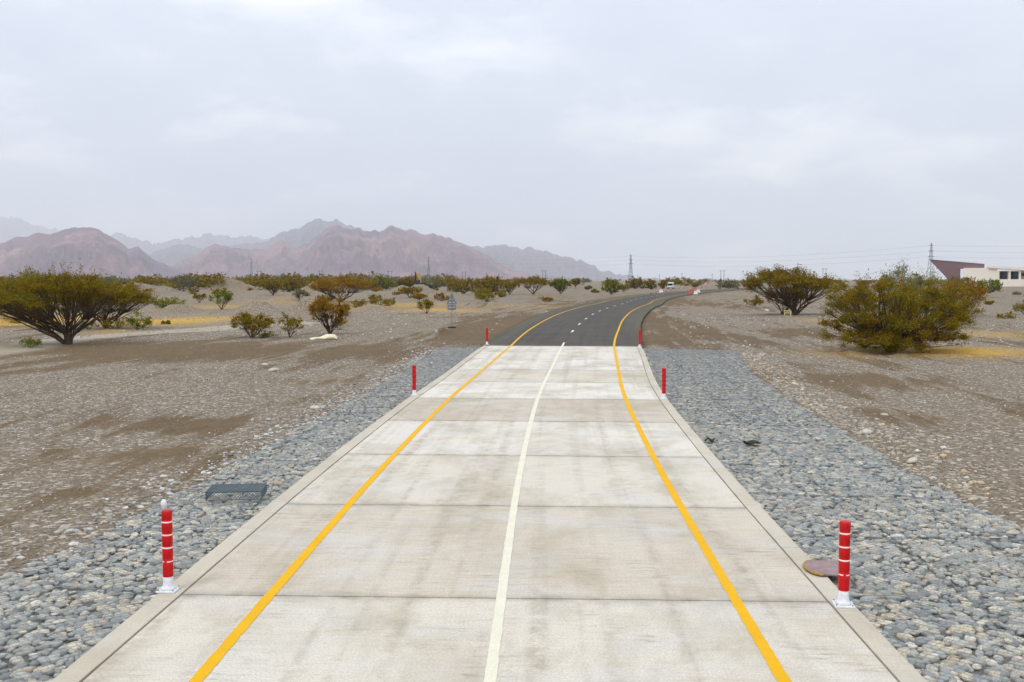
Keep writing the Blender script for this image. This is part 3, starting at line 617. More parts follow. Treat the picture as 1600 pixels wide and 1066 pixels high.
# loose gravel on the plain
def scatter(n, u0, u1, s0, s1, rmin, rmax, name, mat, edge=False, dens=True, power=1.0):
    q = rng.random(n) ** power; s = s0 + (s1 - s0) * q; u = rng.uniform(u0, u1, n)
    cw = corridor(u, s)
    if edge: u = np.sign(u0 + u1) * (cw + np.abs(rng.normal(0.0, (abs(u1) - abs(u0)) if abs(u1) > abs(u0) else abs(u0) - abs(u1), n)) + 0.02); 
    x, y, _ = road(s, u); keep = np.abs(u) > cw + 0.03
    if dens:
        f = fbm(u * 0.55, s * 0.10, 77, 4) * 1.6 + 0.6 - 0.8 * pfield('brown', x, y) + 0.4 * pfield('pale', x, y); keep &= rng.random(n) < np.clip(f, 0.04, 1)
    keep &= (s > -12)
    x, y = x[keep], y[keep]; R = rmin * (rmax / rmin) ** (rng.random(len(x)) ** 2.2)
    z = ground_h(x, y) + R * 0.1
    o = stones(name, np.stack([x, y, z], 1), R, 1, mat, None, 0.6, 0.2); tag(o, kind='stuff'); return o
scatter(100000, -30, -5, -6, 50, 0.009, 0.036, 'gravel', M['pebble'], power=1.3)
scatter(66000, 6, 34, -2, 46, 0.009, 0.036, 'gravel', M['pebble'], power=1.3)
scatter(9000, -60, -6, 46, 110, 0.03, 0.10, 'gravel', M['pebble'])
scatter(8000, 8, 60, 46, 110, 0.03, 0.10, 'gravel', M['pebble'])
scatter(1200, 6, 6.8, 6, 42, 0.025, 0.10, 'rubble', M['rubble'], edge=True, dens=False)
scatter(1800, -6.5, -6, -4, 44, 0.025, 0.075, 'rubble', M['pebble'], edge=True, dens=False)

#PART2
# ------------------------------------------------------------------ mountains
def ridge(name, pts, dist, depth, mat, seed, rough=0.24, base=-5.0, step=16.0):
    """a range whose crest runs through the given skyline, with spurs and gullies running down both sides"""
    x = np.arange(lat(pts[0][0], dist), lat(pts[-1][0], dist), step); n = len(x)
    px = 800 + x / dist * F
    top = np.interp(px, [p[0] for p in pts], [hgt(p[1], dist) for p in pts])
    top = top + (vn(x * 0.012, x * 0, seed) - 0.5) * 0.05 * np.maximum(top, 40) + ((vn(x * 0.022, x * 0, seed + 1) - 0.5) * 22 + (vn(x * 0.007, x * 0, seed + 31) - 0.5) * 30) * dist / 9000
    m = 120; rows = []
    yc = dist + depth * 0.10 * fbm(x * 0.0006, x * 0, seed + 2); top = top * yc / dist
    for j in range(m):
        t = j / (m - 1) * 2 - 1                       # -1 front foot, 0 crest, 1 rear foot
        a = abs(t); w_ = (0.45 + 0.55 * top / max(top))
        y = yc + t * depth * w_
        p = (1 - a) ** 1.25
        rg = 1 - np.abs(2 * vn(x * 0.0016 + 0.5 * fbm(x * 0.001, y * 0.001, seed), y * 0.0007, seed + 5) - 1)
        rg2 = 1 - np.abs(2 * vn(x * 0.005, y * 0.002, seed + 6) - 1); rg3 = 1 - np.abs(2 * vn(x * 0.013, y * 0.006, seed + 7) - 1)
        z = top * p + top * (4 * a * (1 - a)) * rough * ((rg - 0.5) * 2.2 + (rg2 - 0.5) * 1.3 + (rg3 - 0.5) * 0.8 + (vn(x * 0.03, y * 0.012, seed + 8) - 0.5) * 0.5 + (vn(x * 0.07, y * 0.03, seed + 9) - 0.5) * 0.25)
        z = np.minimum(z, top * (1 - 0.62 * a)); z = np.where(a > 0.97, base, np.maximum(z, base))
        rows.append(np.stack([x * y / yc, y, z], 1))
    V = np.concatenate(rows); jj, ii = np.meshgrid(np.arange(m - 1), np.arange(n - 1), indexing='ij'); b = (jj * n + ii).ravel()
    o = mesh_np(name, V, np.stack([b, b + 1, b + n + 1, b + n], 1), mat, None, False); tag(o, kind='structure')
    return o
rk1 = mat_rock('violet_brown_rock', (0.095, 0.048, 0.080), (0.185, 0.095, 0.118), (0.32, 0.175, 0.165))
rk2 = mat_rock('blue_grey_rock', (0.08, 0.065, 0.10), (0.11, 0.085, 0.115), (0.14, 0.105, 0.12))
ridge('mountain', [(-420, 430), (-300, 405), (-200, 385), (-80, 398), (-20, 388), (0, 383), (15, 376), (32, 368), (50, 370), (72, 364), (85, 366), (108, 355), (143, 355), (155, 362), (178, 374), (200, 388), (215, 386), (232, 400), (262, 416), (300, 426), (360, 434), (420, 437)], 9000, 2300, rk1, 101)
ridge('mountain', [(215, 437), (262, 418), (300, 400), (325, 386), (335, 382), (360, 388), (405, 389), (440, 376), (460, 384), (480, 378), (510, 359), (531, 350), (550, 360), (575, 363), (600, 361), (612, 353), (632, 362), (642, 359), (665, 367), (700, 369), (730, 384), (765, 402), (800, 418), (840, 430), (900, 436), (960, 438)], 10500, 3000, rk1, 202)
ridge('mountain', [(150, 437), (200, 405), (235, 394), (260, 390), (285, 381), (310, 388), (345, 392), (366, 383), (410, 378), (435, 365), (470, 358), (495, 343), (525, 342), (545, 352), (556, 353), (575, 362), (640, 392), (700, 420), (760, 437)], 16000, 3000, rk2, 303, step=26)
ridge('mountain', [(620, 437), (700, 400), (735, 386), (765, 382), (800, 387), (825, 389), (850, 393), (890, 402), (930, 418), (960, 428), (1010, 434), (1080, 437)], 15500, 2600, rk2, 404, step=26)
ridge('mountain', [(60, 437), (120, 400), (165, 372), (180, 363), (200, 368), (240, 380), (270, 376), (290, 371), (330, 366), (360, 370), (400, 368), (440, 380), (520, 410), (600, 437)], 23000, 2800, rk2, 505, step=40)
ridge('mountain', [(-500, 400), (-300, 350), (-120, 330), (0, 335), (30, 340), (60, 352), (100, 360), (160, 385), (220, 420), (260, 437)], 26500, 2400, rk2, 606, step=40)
ridge('hill', [(480, 437), (540, 433), (570, 429), (590, 428), (620, 431), (680, 434), (760, 437)], 4200, 500, simple('dark_hill_rock', (0.07, 0.05, 0.055), 1.0, scale=0.01), 707, step=12)

# ------------------------------------------------------------------ trees and shrubs
def leafquads(C, L, up=0.0):
    """leaf-sized quads at points C with size L"""
    n = len(C); a = rng.normal(0, 1, (n, 3)); a[:, 2] = a[:, 2] * 0.8 + up; a /= np.linalg.norm(a, axis=1)[:, None]
    b = rng.normal(0, 1, (n, 3)); b -= (a * b).sum(1)[:, None] * a; b /= np.linalg.norm(b, axis=1)[:, None]
    l = L * rng.uniform(0.6, 1.5, n)[:, None]; w_ = l * rng.uniform(0.35, 0.7, n)[:, None]
    V = np.stack([C - a * l / 2, C + b * w_ / 2, C + a * l / 2, C - b * w_ / 2], 1).reshape(-1, 3)
    return V, np.arange(n * 4).reshape(-1, 4)
def env(style, r):
    if style == 'block': return 0.01 + 0.03 * r ** 3, 1.0 - 0.18 * r ** 4
    if style == 'umbrella': return 0.28 + 0.34 * r, 1.0 - 0.28 * r ** 2.2
    if style == 'fan': return 0.05 + 0.42 * r, 1.0 - 0.30 * r ** 2
    if style == 'broad': return 0.02 + 0.06 * r ** 3, 1.0 - 0.42 * r ** 3
    return 0.03 + 0.28 * r ** 2, 1.0 - 0.55 * r ** 2.2           # bush
def plant(name, cat, label, px, py, x0, x1, yt, style='fan', leaf='leaf_brown', bark='bark', group=None, dens=1.0, nclump=None, stems=None, bare=0.0, loc=None, dims=None, leafL=None):
    if loc is None:
        x, y = G(px, py); m = y / F; W = (x1 - x0) * m; H = (py - yt) * m; ox = ((x0 + x1) / 2 - px) * m
    else: x, y = loc; W, H = dims; ox = 0; m = y / F
    W *= 1.0; H *= 0.97
    root = empty(name, (x, y, gz(x, y))); tag(root, label, cat, group)
    d = y; L = leafL or max(0.055, d * 0.00135)
    n = nclump or int(np.clip(W * H * 5.5, 14, 110)); seed = rnd.randrange(10000)
    pts = []
    tries = 0
    while len(pts) < n and tries < n * 40:
        tries += 1
        a = rnd.uniform(0, 2 * math.pi); r = math.sqrt(rnd.random()) * 0.95
        lo, hi = env(style, r); wob = 0.90 + 0.30 * float(vn(math.cos(a) * 1.7 + 5, math.sin(a) * 1.7 + 5, seed)); ht = 0.84 + 0.28 * float(vn(r * math.cos(a) * 2.4 + 9, r * math.sin(a) * 2.4 + 9, seed + 3))
        q = rnd.random() ** (0.55 if style in ('umbrella', 'fan') else 0.8); z = (lo + (hi - lo) * q) * ht
        cx, cy = r * wob * math.cos(a) * W / 2 + ox * (0.3 + 0.7 * z), r * wob * math.sin(a) * W * 0.42
        pts.append((cx, cy, z * H))
    P = np.array(pts)
    # limbs: primary stems fan out of the base, secondary limbs reach each clump
    mb = MB(); K = stems or (6 if style in ('umbrella', 'fan') else 8)
    ang = np.arctan2(P[:, 1], P[:, 0] - ox * 0.5) + rng.normal(0, 0.2, len(P)); order = np.argsort(ang); groups = np.array_split(order, K)
    tr = 0.0085 * H + 0.006 * W
    for g in groups:
        if len(g) == 0: continue
        c = P[g].mean(0); hub = Vector((c[0] * 0.62, c[1] * 0.62, c[2] * 0.50)); r1 = tr * rnd.uniform(0.75, 1.15)
        b0 = Vector((rnd.uniform(-1, 1) * tr * 0.9, rnd.uniform(-1, 1) * tr * 0.9, -0.1)); mid = b0.lerp(hub, 0.5) + Vector((rnd.uniform(-.06, .06) * W, rnd.uniform(-.04, .04) * W, 0.05 * H))
        mb.tube([b0, b0.lerp(mid, 0.5) + Vector((0, 0, 0.02 * H)), mid, hub], [r1 * 1.5, r1 * 1.05, r1 * 0.85, r1 * 0.62], 6)
        for i in g:
            t = Vector(P[i]); s0 = b0.lerp(mid, 0.7) if rnd.random() < 0.3 else hub.lerp(mid, rnd.uniform(0, 0.35))
            mm = s0.lerp(t, 0.55) + Vector((rnd.uniform(-.03, .03) * W, rnd.uniform(-.03, .03) * W, -0.03 * H))
            mb.tube([s0, mm, t], [r1 * 0.5, r1 * 0.32, r1 * 0.13], 4, False)
            for _ in range(4 if d < 200 else 2):
                e_ = t + Vector((rnd.gauss(0, 1) * W * 0.05, rnd.gauss(0, 1) * W * 0.05, abs(rnd.gauss(0, 1)) * H * 0.07)); mb.tube([t.lerp(s0, rnd.uniform(0, .3)), e_], [r1 * 0.12, r1 * 0.05], 3, False)
    mb.build('trunk', M[bark], root)
    # leaves
    tot = int(np.clip(8.0 * dens * W * H / (L * L), 600, 100000)); per = rng.multinomial(tot, rng.dirichlet(np.full(len(P), 3.0)))
    C = np.repeat(P, per, 0); sp = math.sqrt(W * W * 0.35 / len(P))
    sx = sp * rng.uniform(0.40, 0.85, len(P)); sx = np.repeat(sx, per)
    dlt = rng.normal(0, 1, (len(C), 3)); dlt *= (np.abs(dlt) ** 0.15)
    C = C + dlt * np.stack([sx, sx, sx * (0.40 if style in ('umbrella', 'broad') else 0.55)], 1)
    # feathery sprigs sticking up and out
    ns = int(len(P) * 3); top = P[rng.integers(0, len(P), ns)]; ln = rng.uniform(0.06, 0.16, ns) * H + 0.05; dr = np.stack([top[:, 0] / W * 1.4 + rng.normal(0, .3, ns), top[:, 1] / W * 1.4 + rng.normal(0, .3, ns), 0.8 + 0.4 * rng.random(ns)], 1)
    k = max(4, int(tot * 0.14 / ns)); tt = rng.random((ns, k, 1)); SP = top[:, None] + (0.3 + dr[:, None] * 1.0) * 0 + dr[:, None] * (sp * 0.35 + ln[:, None, None] * tt) + rng.normal(0, 0.02 * H * 0.5 + 0.01, (ns, k, 3))
    C = np.concatenate([C, SP.reshape(-1, 3)])
    C = C[(C[:, 2] > 0.02) & (np.abs(C[:, 0] - ox * 0.8) < W * rng.uniform(0.46, 0.62, len(C)))]
    z0 = env(style, np.clip(np.hypot((C[:, 0] - ox * (0.3 + 0.7 * C[:, 2] / H)) / (W / 2), C[:, 1] / (W * 0.42)), 0, 1))[0] * H * 0.7
    C = C[(C[:, 2] > z0 * (1 if style in ('umbrella', 'fan') else 0.3) * rng.uniform(0.7, 1.15, len(C)))]
    C = C[vn(C[:, 0] * 9 / W, C[:, 2] * 9 / H + C[:, 1] * 5 / W, seed + 9) > 0.16 + 0.1 * bare]      # gaps
    V, Fc = leafquads(C, L)
    mesh_np('crown', V, Fc, M[leaf], root, False)
    return root
T = plant
T('acacia_tree', 'tree', 'large flat-topped acacia with bare fanning stems, left edge, beside the dirt track', 107, 538, -45, 190, 423, 'umbrella', 'leaf_olive', nclump=170, stems=9, dens=1.5)
T('acacia_tree', 'tree', 'low brown acacia spreading just behind the large left-hand acacia', 165, 512, 95, 240, 441, 'umbrella', 'leaf_brown', nclump=110, dens=1.2)
T('shrub', 'shrub', 'rounded green shrub under the right end of the left-hand acacias', 215, 514, 196, 234, 484, 'bush', 'leaf_green')
T('shrub', 'shrub', 'small green shrub in front of the dirt track left of the big acacia trunk', 47, 543, 29, 63, 529, 'bush', 'leaf_green')
T('shrub', 'shrub', 'yellow dry shrub at the far left behind the big acacia', 25, 503, 2, 52, 484, 'bush', 'leaf_yellow')
T('shrub', 'shrub', 'yellow dry shrub seen through the stems of the big acacia', 62, 512, 48, 80, 488, 'bush', 'leaf_yellow')
T('shrub', 'shrub', 'yellow shrub just left of the rounded green shrub', 181, 512, 160, 202, 497, 'bush', 'leaf_yellow')
T('shrub', 'shrub', 'dark green shrub cut off by the left edge of the picture', -6, 498, -22, 6, 464, 'bush', 'leaf_green')
T('shrub', 'shrub', 'olive shrub behind the trunk of the big left acacia', 140, 514, 128, 156, 500, 'bush', 'leaf_olive')
T('shrub', 'shrub', 'long low green shrub on the flat behind the left acacias', 262, 480, 238, 292, 464, 'broad', 'leaf_green')
T('acacia_tree', 'tree', 'grey-green acacia with pale trunk left of the grey gravel heap', 287, 456, 266, 314, 432, 'umbrella', 'leaf_grey', 'palebark')
T('shrub', 'shrub', 'small brown fan-shaped shrub right of the long low green shrub', 312, 472, 302, 323, 456, 'fan', 'leaf_brown')
T('acacia_tree', 'tree', 'green V-shaped young acacia above the ochre grass patch', 346, 482, 330, 364, 453, 'fan', 'leaf_green')
T('acacia_tree', 'tree', 'olive tree behind the grey gravel heap', 337, 451, 320, 354, 437, 'bush', 'leaf_olive')
T('acacia_tree', 'tree', 'wide reddish-brown acacia below the left pylon', 393, 451, 372, 412, 436, 'broad', 'leaf_brown')
T('acacia_tree', 'tree', 'fan-shaped olive acacia standing right of the left pylon', 427, 463, 409, 441, 438, 'fan', 'leaf_olive')
T('acacia_tree', 'tree', 'brown acacia touching the right side of the fan-shaped olive acacia', 452, 457, 438, 472, 435, 'broad', 'leaf_brown')
T('shrub', 'shrub', 'small grey-green shrub with forked stems beyond the three roadside bushes', 468, 470, 457, 479, 452, 'fan', 'leaf_grey')
T('acacia_tree', 'tree', 'dense dark olive bush with dark foot, leftmost of the three bushes behind the brown flat', 393, 526, 362, 425, 488, 'fan', 'leaf_olive', dens=1.4, nclump=70)
T('acacia_tree', 'tree', 'airy olive bush with visible stems between the dark bush and the orange bush', 453, 525, 431, 474, 490, 'fan', 'leaf_olive', dens=0.7, nclump=34)
T('shrub', 'shrub', 'low green shrub between the dark olive bush and the airy bush', 420, 525, 402, 437, 514, 'bush', 'leaf_green')
T('acacia_tree', 'tree', 'orange-brown fan-shaped bush beside the cream tarpaulin', 516, 520, 484, 550, 458, 'fan', 'leaf_orange', dens=1.2, nclump=90, stems=8)
T('shrub', 'shrub', 'small olive shrub at the foot of the orange-brown bush', 531, 513, 520, 545, 498, 'bush', 'leaf_brown')
T('acacia_tree', 'tree', 'large orange-brown flat acacia rising above the orange bush', 533, 470, 490, 586, 431, 'umbrella', 'leaf_orange', nclump=90, dens=1.1)
T('acacia_tree', 'tree', 'green spreading acacia right of the large orange-brown acacia', 588, 454, 560, 618, 434, 'broad', 'leaf_green')
T('shrub', 'shrub', 'rounded olive shrub on the gravel right of the orange bush', 596, 480, 576, 618, 463, 'bush', 'leaf_olive')
T('shrub', 'shrub', 'low dry brown shrub left of the rounded olive shrub', 563, 481, 549, 578, 468, 'bush', 'leaf_brown')
T('acacia_tree', 'tree', 'brown acacia directly left of the excavator', 634, 456, 622, 650, 434, 'umbrella', 'leaf_brown')
T('acacia_tree', 'tree', 'brown forked acacia below the excavator', 640, 464, 623, 660, 447, 'umbrella', 'leaf_brown')
T('shrub', 'shrub', 'low orange shrub behind the compact olive bush', 655, 468, 640, 668, 458, 'bush', 'leaf_orange')
T('acacia_tree', 'tree', 'grey-green tree directly right of the excavator', 676, 453, 664, 689, 433, 'bush', 'leaf_grey')
T('shrub', 'shrub', 'small dark green shrub right of the grey-green tree', 688, 449, 680, 696, 438, 'bush', 'leaf_green')
T('shrub', 'shrub', 'compact olive bush with dark foot left of the road sign', 667, 488, 653, 680, 464, 'fan', 'leaf_olive', dens=1.4)
T('shrub', 'shrub', 'orange-brown shrub just left of the road sign plates', 690, 470, 679, 702, 458, 'bush', 'leaf_orange')
T('acacia_tree', 'tree', 'wide brown acacia behind the road sign', 724, 459, 696, 748, 436, 'broad', 'leaf_brown', dens=1.2)
T('acacia_tree', 'tree', 'tallest brown acacia right of the road sign', 764, 461, 738, 792, 429, 'broad', 'leaf_brown', dens=1.3)
T('shrub', 'shrub', 'thin brown shrub in front of the tallest brown acacia', 753, 462, 747, 762, 450, 'fan', 'leaf_brown')
T('acacia_tree', 'tree', 'small olive acacia between the tallest brown acacia and the umbrella-shaped one', 797, 460, 783, 811, 438, 'fan', 'leaf_olive')
T('acacia_tree', 'tree', 'umbrella-shaped acacia with olive top left of the road bend', 834, 460, 808, 860, 433, 'umbrella', 'leaf_brown', nclump=50)
T('acacia_tree', 'tree', 'rounded green acacia right of the umbrella-shaped acacia', 876, 459, 856, 892, 434, 'fan', 'leaf_green')
T('shrub', 'shrub', 'small brown fan-shaped bush right of the rounded green acacia', 899, 450, 892, 907, 437, 'fan', 'leaf_brown')
T('shrub', 'shrub', 'tiny green shrub on the gravel beyond the road bend', 919, 452, 913, 925, 446, 'bush', 'leaf_green')
T('shrub', 'shrub', 'tiny dark shrub nearer the road bend', 929, 457, 924, 936, 452, 'bush', 'leaf_green')
T('acacia_tree', 'tree', 'upright green acacia left of the central pylon', 955, 459, 940, 968, 433, 'bush', 'leaf_green', dens=1.2)
T('shrub', 'shrub', 'thin brown shrub right of the upright green acacia', 975, 456, 966, 984, 444, 'fan', 'leaf_brown')
T('acacia_tree', 'tree', 'brown acacia at the foot of the central pylon', 993, 451, 978, 1007, 433, 'broad', 'leaf_brown')
T('acacia_tree', 'tree', 'brown acacia two trees left of the minibus', 1017, 452, 1007, 1025, 436, 'broad', 'leaf_brown')
T('acacia_tree', 'tree', 'dark brown bush immediately left of the minibus', 1036, 452, 1029, 1043, 437, 'bush', 'leaf_brown')
T('acacia_tree', 'tree', 'small brown tree beyond the minibus', 1056, 445, 1049, 1063, 436, 'bush', 'leaf_brown')
T('shrub', 'shrub', 'tiny brown shrub beside the road right of the minibus', 1086, 449, 1081, 1091, 442, 'bush', 'leaf_brown')
T('shrub', 'shrub', 'wide low dark shrub left of the roadside acacia on the right', 1138, 451, 1119, 1154, 436, 'broad', 'leaf_grey')
T('acacia_tree', 'tree', 'large olive-brown acacia on leaning trunk, right of the road', 1243, 491, 1158, 1308, 418, 'umbrella', 'leaf_brown', nclump=130, dens=1.25, stems=7)
T('shrub', 'shrub', 'rounded brown bush under the front of the right roadside acacia', 1222, 490, 1196, 1258, 447, 'fan', 'leaf_brown', nclump=50)
T('shrub', 'shrub', 'small brown shrub left of the right roadside acacia', 1178, 477, 1163, 1193, 461, 'bush', 'leaf_brown')
T('acacia_tree', 'tree', 'big dense green acacia branching to the ground, nearest tree on the right', 1392, 546, 1288, 1504, 432, 'block', 'leaf_olive', nclump=260, dens=2.4, stems=12)
T('acacia_tree', 'tree', 'pale wispy acacia top rising behind the big dense acacia', 1420, 520, 1372, 1460, 406, 'umbrella', 'leaf_pale', 'palebark', dens=0.4, nclump=60)
T('acacia_tree', 'tree', 'orange-brown acacia leaning out behind the right side of the big dense acacia', 1500, 494, 1455, 1538, 436, 'fan', 'leaf_orange', nclump=70)
T('shrub', 'shrub', 'brown low shrub under the orange-brown leaning acacia', 1515, 491, 1490, 1538, 476, 'broad', 'leaf_brown')
T('acacia_tree', 'tree', 'dark brown rounded tree in front of the mauve canopy', 1505, 457, 1472, 1532, 431, 'broad', 'leaf_brown')
T('acacia_tree', 'tree', 'dark green rounded tree in front of the cream building', 1546, 458, 1528, 1566, 435, 'broad', 'leaf_green')
T('shrub', 'shrub', 'low olive shrub on the grey slope beside the ochre grass', 1574, 497, 1560, 1588, 487, 'broad', 'leaf_olive')
T('shrub', 'shrub', 'small olive shrub halfway up the grey slope on the right', 1548, 474, 1541, 1556, 467, 'bush', 'leaf_olive')
T('shrub', 'shrub', 'olive shrub cut off by the right edge of the picture', 1602, 490, 1587, 1618, 470, 'bush', 'leaf_olive')
T('shrub', 'shrub', 'tiny dark shrub below the cream building columns', 1592, 444, 1586, 1598, 439, 'bush', 'leaf_green')
T('shrub', 'shrub', 'tiny grey-green shrub on the right-hand slope above the edge shrub', 1588, 460, 1583, 1595, 456, 'bush', 'leaf_grey')
T('shrub', 'shrub', 'tiny olive tuft beside the ochre grass left of the dark olive bush', 260, 505, 254, 267, 500, 'bush', 'leaf_olive')

# the row of little trees along the horizon: four built, the rest copied
GR = 'tiny distant acacias along the horizon'
protos = [plant('acacia_tree', 'tree', 'tiny distant acacia bush in the hazy row along the horizon', 0, 0, 0, 0, 0, st, lf, group=GR, loc=(lat(px, y), y), dims=dm, nclump=16, leafL=0.75)
          for px, y, st, lf, dm in [(214, 520, 'broad', 'leaf_brown', (11, 5)), (172, 600, 'broad', 'leaf_olive', (13, 5.5)), (910, 700, 'umbrella', 'leaf_grey', (12, 5)), (1170, 760, 'broad', 'leaf_brown', (10, 4.5))]]
for k in range(240):
    px = rnd.uniform(-60, 700) if k % 3 else rnd.uniform(700, 1680)
    y = rnd.uniform(330, 950) if px < 720 else rnd.uniform(600, 1300)
    o = copy_tree(rnd.choice(protos)); x = lat(px, y)
    us, ss_ = to_us([x], [y])
    o.location = (x, y, (gz(x, y) if y < 990 else -0.2)); o.rotation_euler = (0, 0, rnd.uniform(0, 6.28)); q = rnd.uniform(0.55, 1.15) if px > 820 else rnd.uniform(0.7, 1.25); o.scale = (q * rnd.uniform(0.9, 1.7), q, q * rnd.uniform(0.8, 1.05))
    if abs(us[0]) < 22: o.location.x += 60 if us[0] > 0 else -60
GS = 'little dry shrubs scattered over the gravel plain'
sp = [plant('shrub', 'shrub', 'little dry shrub scattered on the gravel plain well short of the horizon', 0, 0, 0, 0, 0, st, lf, group=GS, loc=(lat(px, y), y), dims=dm, nclump=14, leafL=0.22)
      for px, y, st, lf, dm in [(505, 190, 'bush', 'leaf_brown', (2.2, 1.2)), (300, 260, 'bush', 'leaf_olive', (2.6, 1.4)), (620, 230, 'broad', 'leaf_orange', (2.4, 1.0))]]
for k in range(64):
    px = rnd.uniform(-40, 860) if k % 5 else rnd.uniform(1150, 1640); y = rnd.uniform(150, 460); x = lat(px, y)
    if abs(to_us([x], [y])[0][0]) < 14: continue
    o = copy_tree(rnd.choice(sp)); o.location = (x, y, gz(x, y)); o.rotation_euler = (0, 0, rnd.uniform(0, 6.28)); q = rnd.uniform(0.6, 1.5); o.scale = (q * rnd.uniform(0.9, 1.5), q, q)
# ------------------------------------------------------------------ bollards
def make_bollard():
    root = empty('bollard', (0, 0, 0))
    m = MB(); m.box((0, 0, 0.012), (0.26, 0.26, 0.024)); m.build('base_plate', M['wplast'], root, bevel=0.006)
    m = MB(); m.lathe([(0.115, 0.024), (0.085, 0.045), (0.074, 0.09), (0.068, 0.13), (0.066, 0.19)], 28); m.build('foot', M['wplast'], root, True)
    m = MB()
    m.lathe([(0.070, 0.185), (0.072, 0.19), (0.073, 0.40), (0.070, 0.405), (0.070, 0.415)] + sum([[(0.073, a + 0.004), (0.0735, a + 0.08), (0.073, a + 0.146), (0.0695, a + 0.150), (0.0695, a + 0.162)] for a in (0.335 + 0.08, 0.577, 0.739)], [])[:15] + [(0.073, 0.905), (0.073, 0.995), (0.068, 1.003), (0.0, 1.004)], 28)
    m.build('post', M['red'], root, True)
    for z in (0.37, 0.54, 0.70, 0.86):
        mm = MB()
        if z < 0.4: mm.lathe([(0.0752, z), (0.0752, z + 0.014)], 20, a0=math.radians(-78), a1=math.radians(160)); mm.lathe([(0.0752, z), (0.0752, z + 0.014)], 8, a0=math.radians(190), a1=math.radians(252))
        else: mm.lathe([(0.0735, z - 0.002), (0.0755, z), (0.0755, z + 0.014), (0.0735, z + 0.016)], 28)
        mm.build('reflective_band', M['band'], root, True)
    for a in (-1, 1):
        for b_ in (-1, 1):
            q = MB(); q.lathe([(0.012, 0.024), (0.012, 0.036), (0.0, 0.038)], 6, (a * 0.105, b_ * 0.105, 0)); q.build('bolt', M['bolt'], root)
    return root
bsp = [(254, 923, 'red bollard with white bands on the left kerb, nearest on that side'), (1319, 946, 'red bollard with white bands on the right kerb beside the rusty plate'),
       (641, 618, 'plain-looking red bollard halfway along the left kerb'), (1041, 624, 'plain-looking red bollard halfway along the right kerb'),
       (756, 538.5, 'small red bollard at the left corner where asphalt begins'), (1002.5, 543.5, 'small red bollard at the right corner where asphalt begins')]
b0 = make_bollard()
for i, (px, py, lb) in enumerate(bsp):
    o = b0 if i == 0 else copy_tree(b0); x, y = G(px, py, 0.012); u, s = to_us([x], [y]); u = 4.05 + float(FL(s[0])) if u[0] > 0 else -4.12 - float(FL(s[0])); x, y, _ = road(float(s[0]), u)
    o.location = (x, y, 0.013); o.rotation_euler = (0, 0, rnd.uniform(-.15, .15)); tag(o, lb, 'bollard', 'red bollards on the kerbs'); o.scale = (0.87, 0.87, 1)
    if i > 1:                                   # the farther ones carry no pale bands
        for ch in list(o.children):
            if ch.name.startswith(('reflective_band', 'bolt')): bpy.data.objects.remove(ch)
bx, by, bz = b0.location
m = MB(); m.lathe([(0.010, 0.0), (0.014, 0.02), (0.030, 0.05), (0.036, 0.08), (0.030, 0.115), (0.014, 0.138), (0.0, 0.142)], 16)
kn = m.build('white_knob', M['wplast'], None, True); kn.location = (bx - 0.035, by, bz + 1.004); tag(kn, 'small white egg-shaped knob on top of the nearest left bollard', 'knob')

# rusty plate beside the right bollard
x, y = G(1290, 890, 0.02); r0 = empty('metal_plate', (x, y, 0.03), math.radians(-4)); tag(r0, 'rusty flat metal plate with rounded end lying from kerb onto cobbles', 'metal plate')
out = [(-0.02 + 0.30 * math.cos(a) * (0.9 if math.cos(a) < 0 else 1), 0.30 * math.sin(a)) for a in [math.radians(q) for q in range(80, 281, 20)]]
out = [(-0.10 + 0.17 * math.cos(a), 0.31 * math.sin(a) * (1 - 0.0)) for a in [math.radians(q) for q in range(90, 271, 15)]] + [(0.16, -0.33), (0.27, -0.27), (0.29, 0.2), (0.2, 0.33)]
n = len(out); m = MB(); m.poly([(a, b_, 0.022) for a, b_ in out] + [(a, b_, 0.0) for a, b_ in out], [tuple(range(n)), tuple(range(2 * n - 1, n - 1, -1))] + [(i, (i + 1) % n, (i + 1) % n + n, i + n) for i in range(n)])
m.build('plate', M['rust'], r0, bevel=0.004)
m = MB(); m.tube([(a * 1.0, b_ * 1.0, 0.012) for a, b_ in out[:13]] , 0.017, 6); m.build('rim', M['rustedge'], r0, True)

# wire basket lying on the cobbles
x, y = G(370, 775, -0.03); r0 = empty('wire_basket', (x, y, -0.03), math.radians(6)); tag(r0, 'flat dark grey wire-mesh basket lying on the left cobbles', 'wire basket')
Wb, Db, Hb = 0.96, 0.60, 0.15; m = MB()
for z in (0, Hb):
    for a, b_ in (((-.5, -.5), (.5, -.5)), ((.5, -.5), (.5, .5)), ((.5, .5), (-.5, .5)), ((-.5, .5), (-.5, -.5))): m.tube([(a[0] * Wb, a[1] * Db, z), (b_[0] * Wb, b_[1] * Db, z)], 0.007, 5)
for a in (-.5, .5):
    for b_ in (-.5, .5): m.tube([(a * Wb, b_ * Db, 0), (a * Wb, b_ * Db, Hb)], 0.007, 5)
m.build('frame', M['basket'], r0)
def mesh_panel(m, o, ux, uy, n1, n2, r=0.0034):
    o = Vector(o); ux = Vector(ux); uy = Vector(uy)
    def cl(p, q):     # clip the diagonal to the panel
        t0, t1 = 0, 1; d = (q[0] - p[0], q[1] - p[1])
        for k in (0, 1):
            if abs(d[k]) < 1e-9: continue
            a, b_ = (0 - p[k]) / d[k], (1 - p[k]) / d[k]; a, b_ = min(a, b_), max(a, b_); t0 = max(t0, a); t1 = min(t1, b_)
        if t1 - t0 > 0.01: m.tube([o + ux * (p[0] + d[0] * t) + uy * (p[1] + d[1] * t) for t in (t0, t1)], r, 4, False)
    sl_ = n2 / n1
    for k in range(-n2, n1 + 1):
        cl((k / n1, 0), ((k + n2) / n1, 1)); cl(((k + n2) / n1, 0), (k / n1, 1))
m = MB()
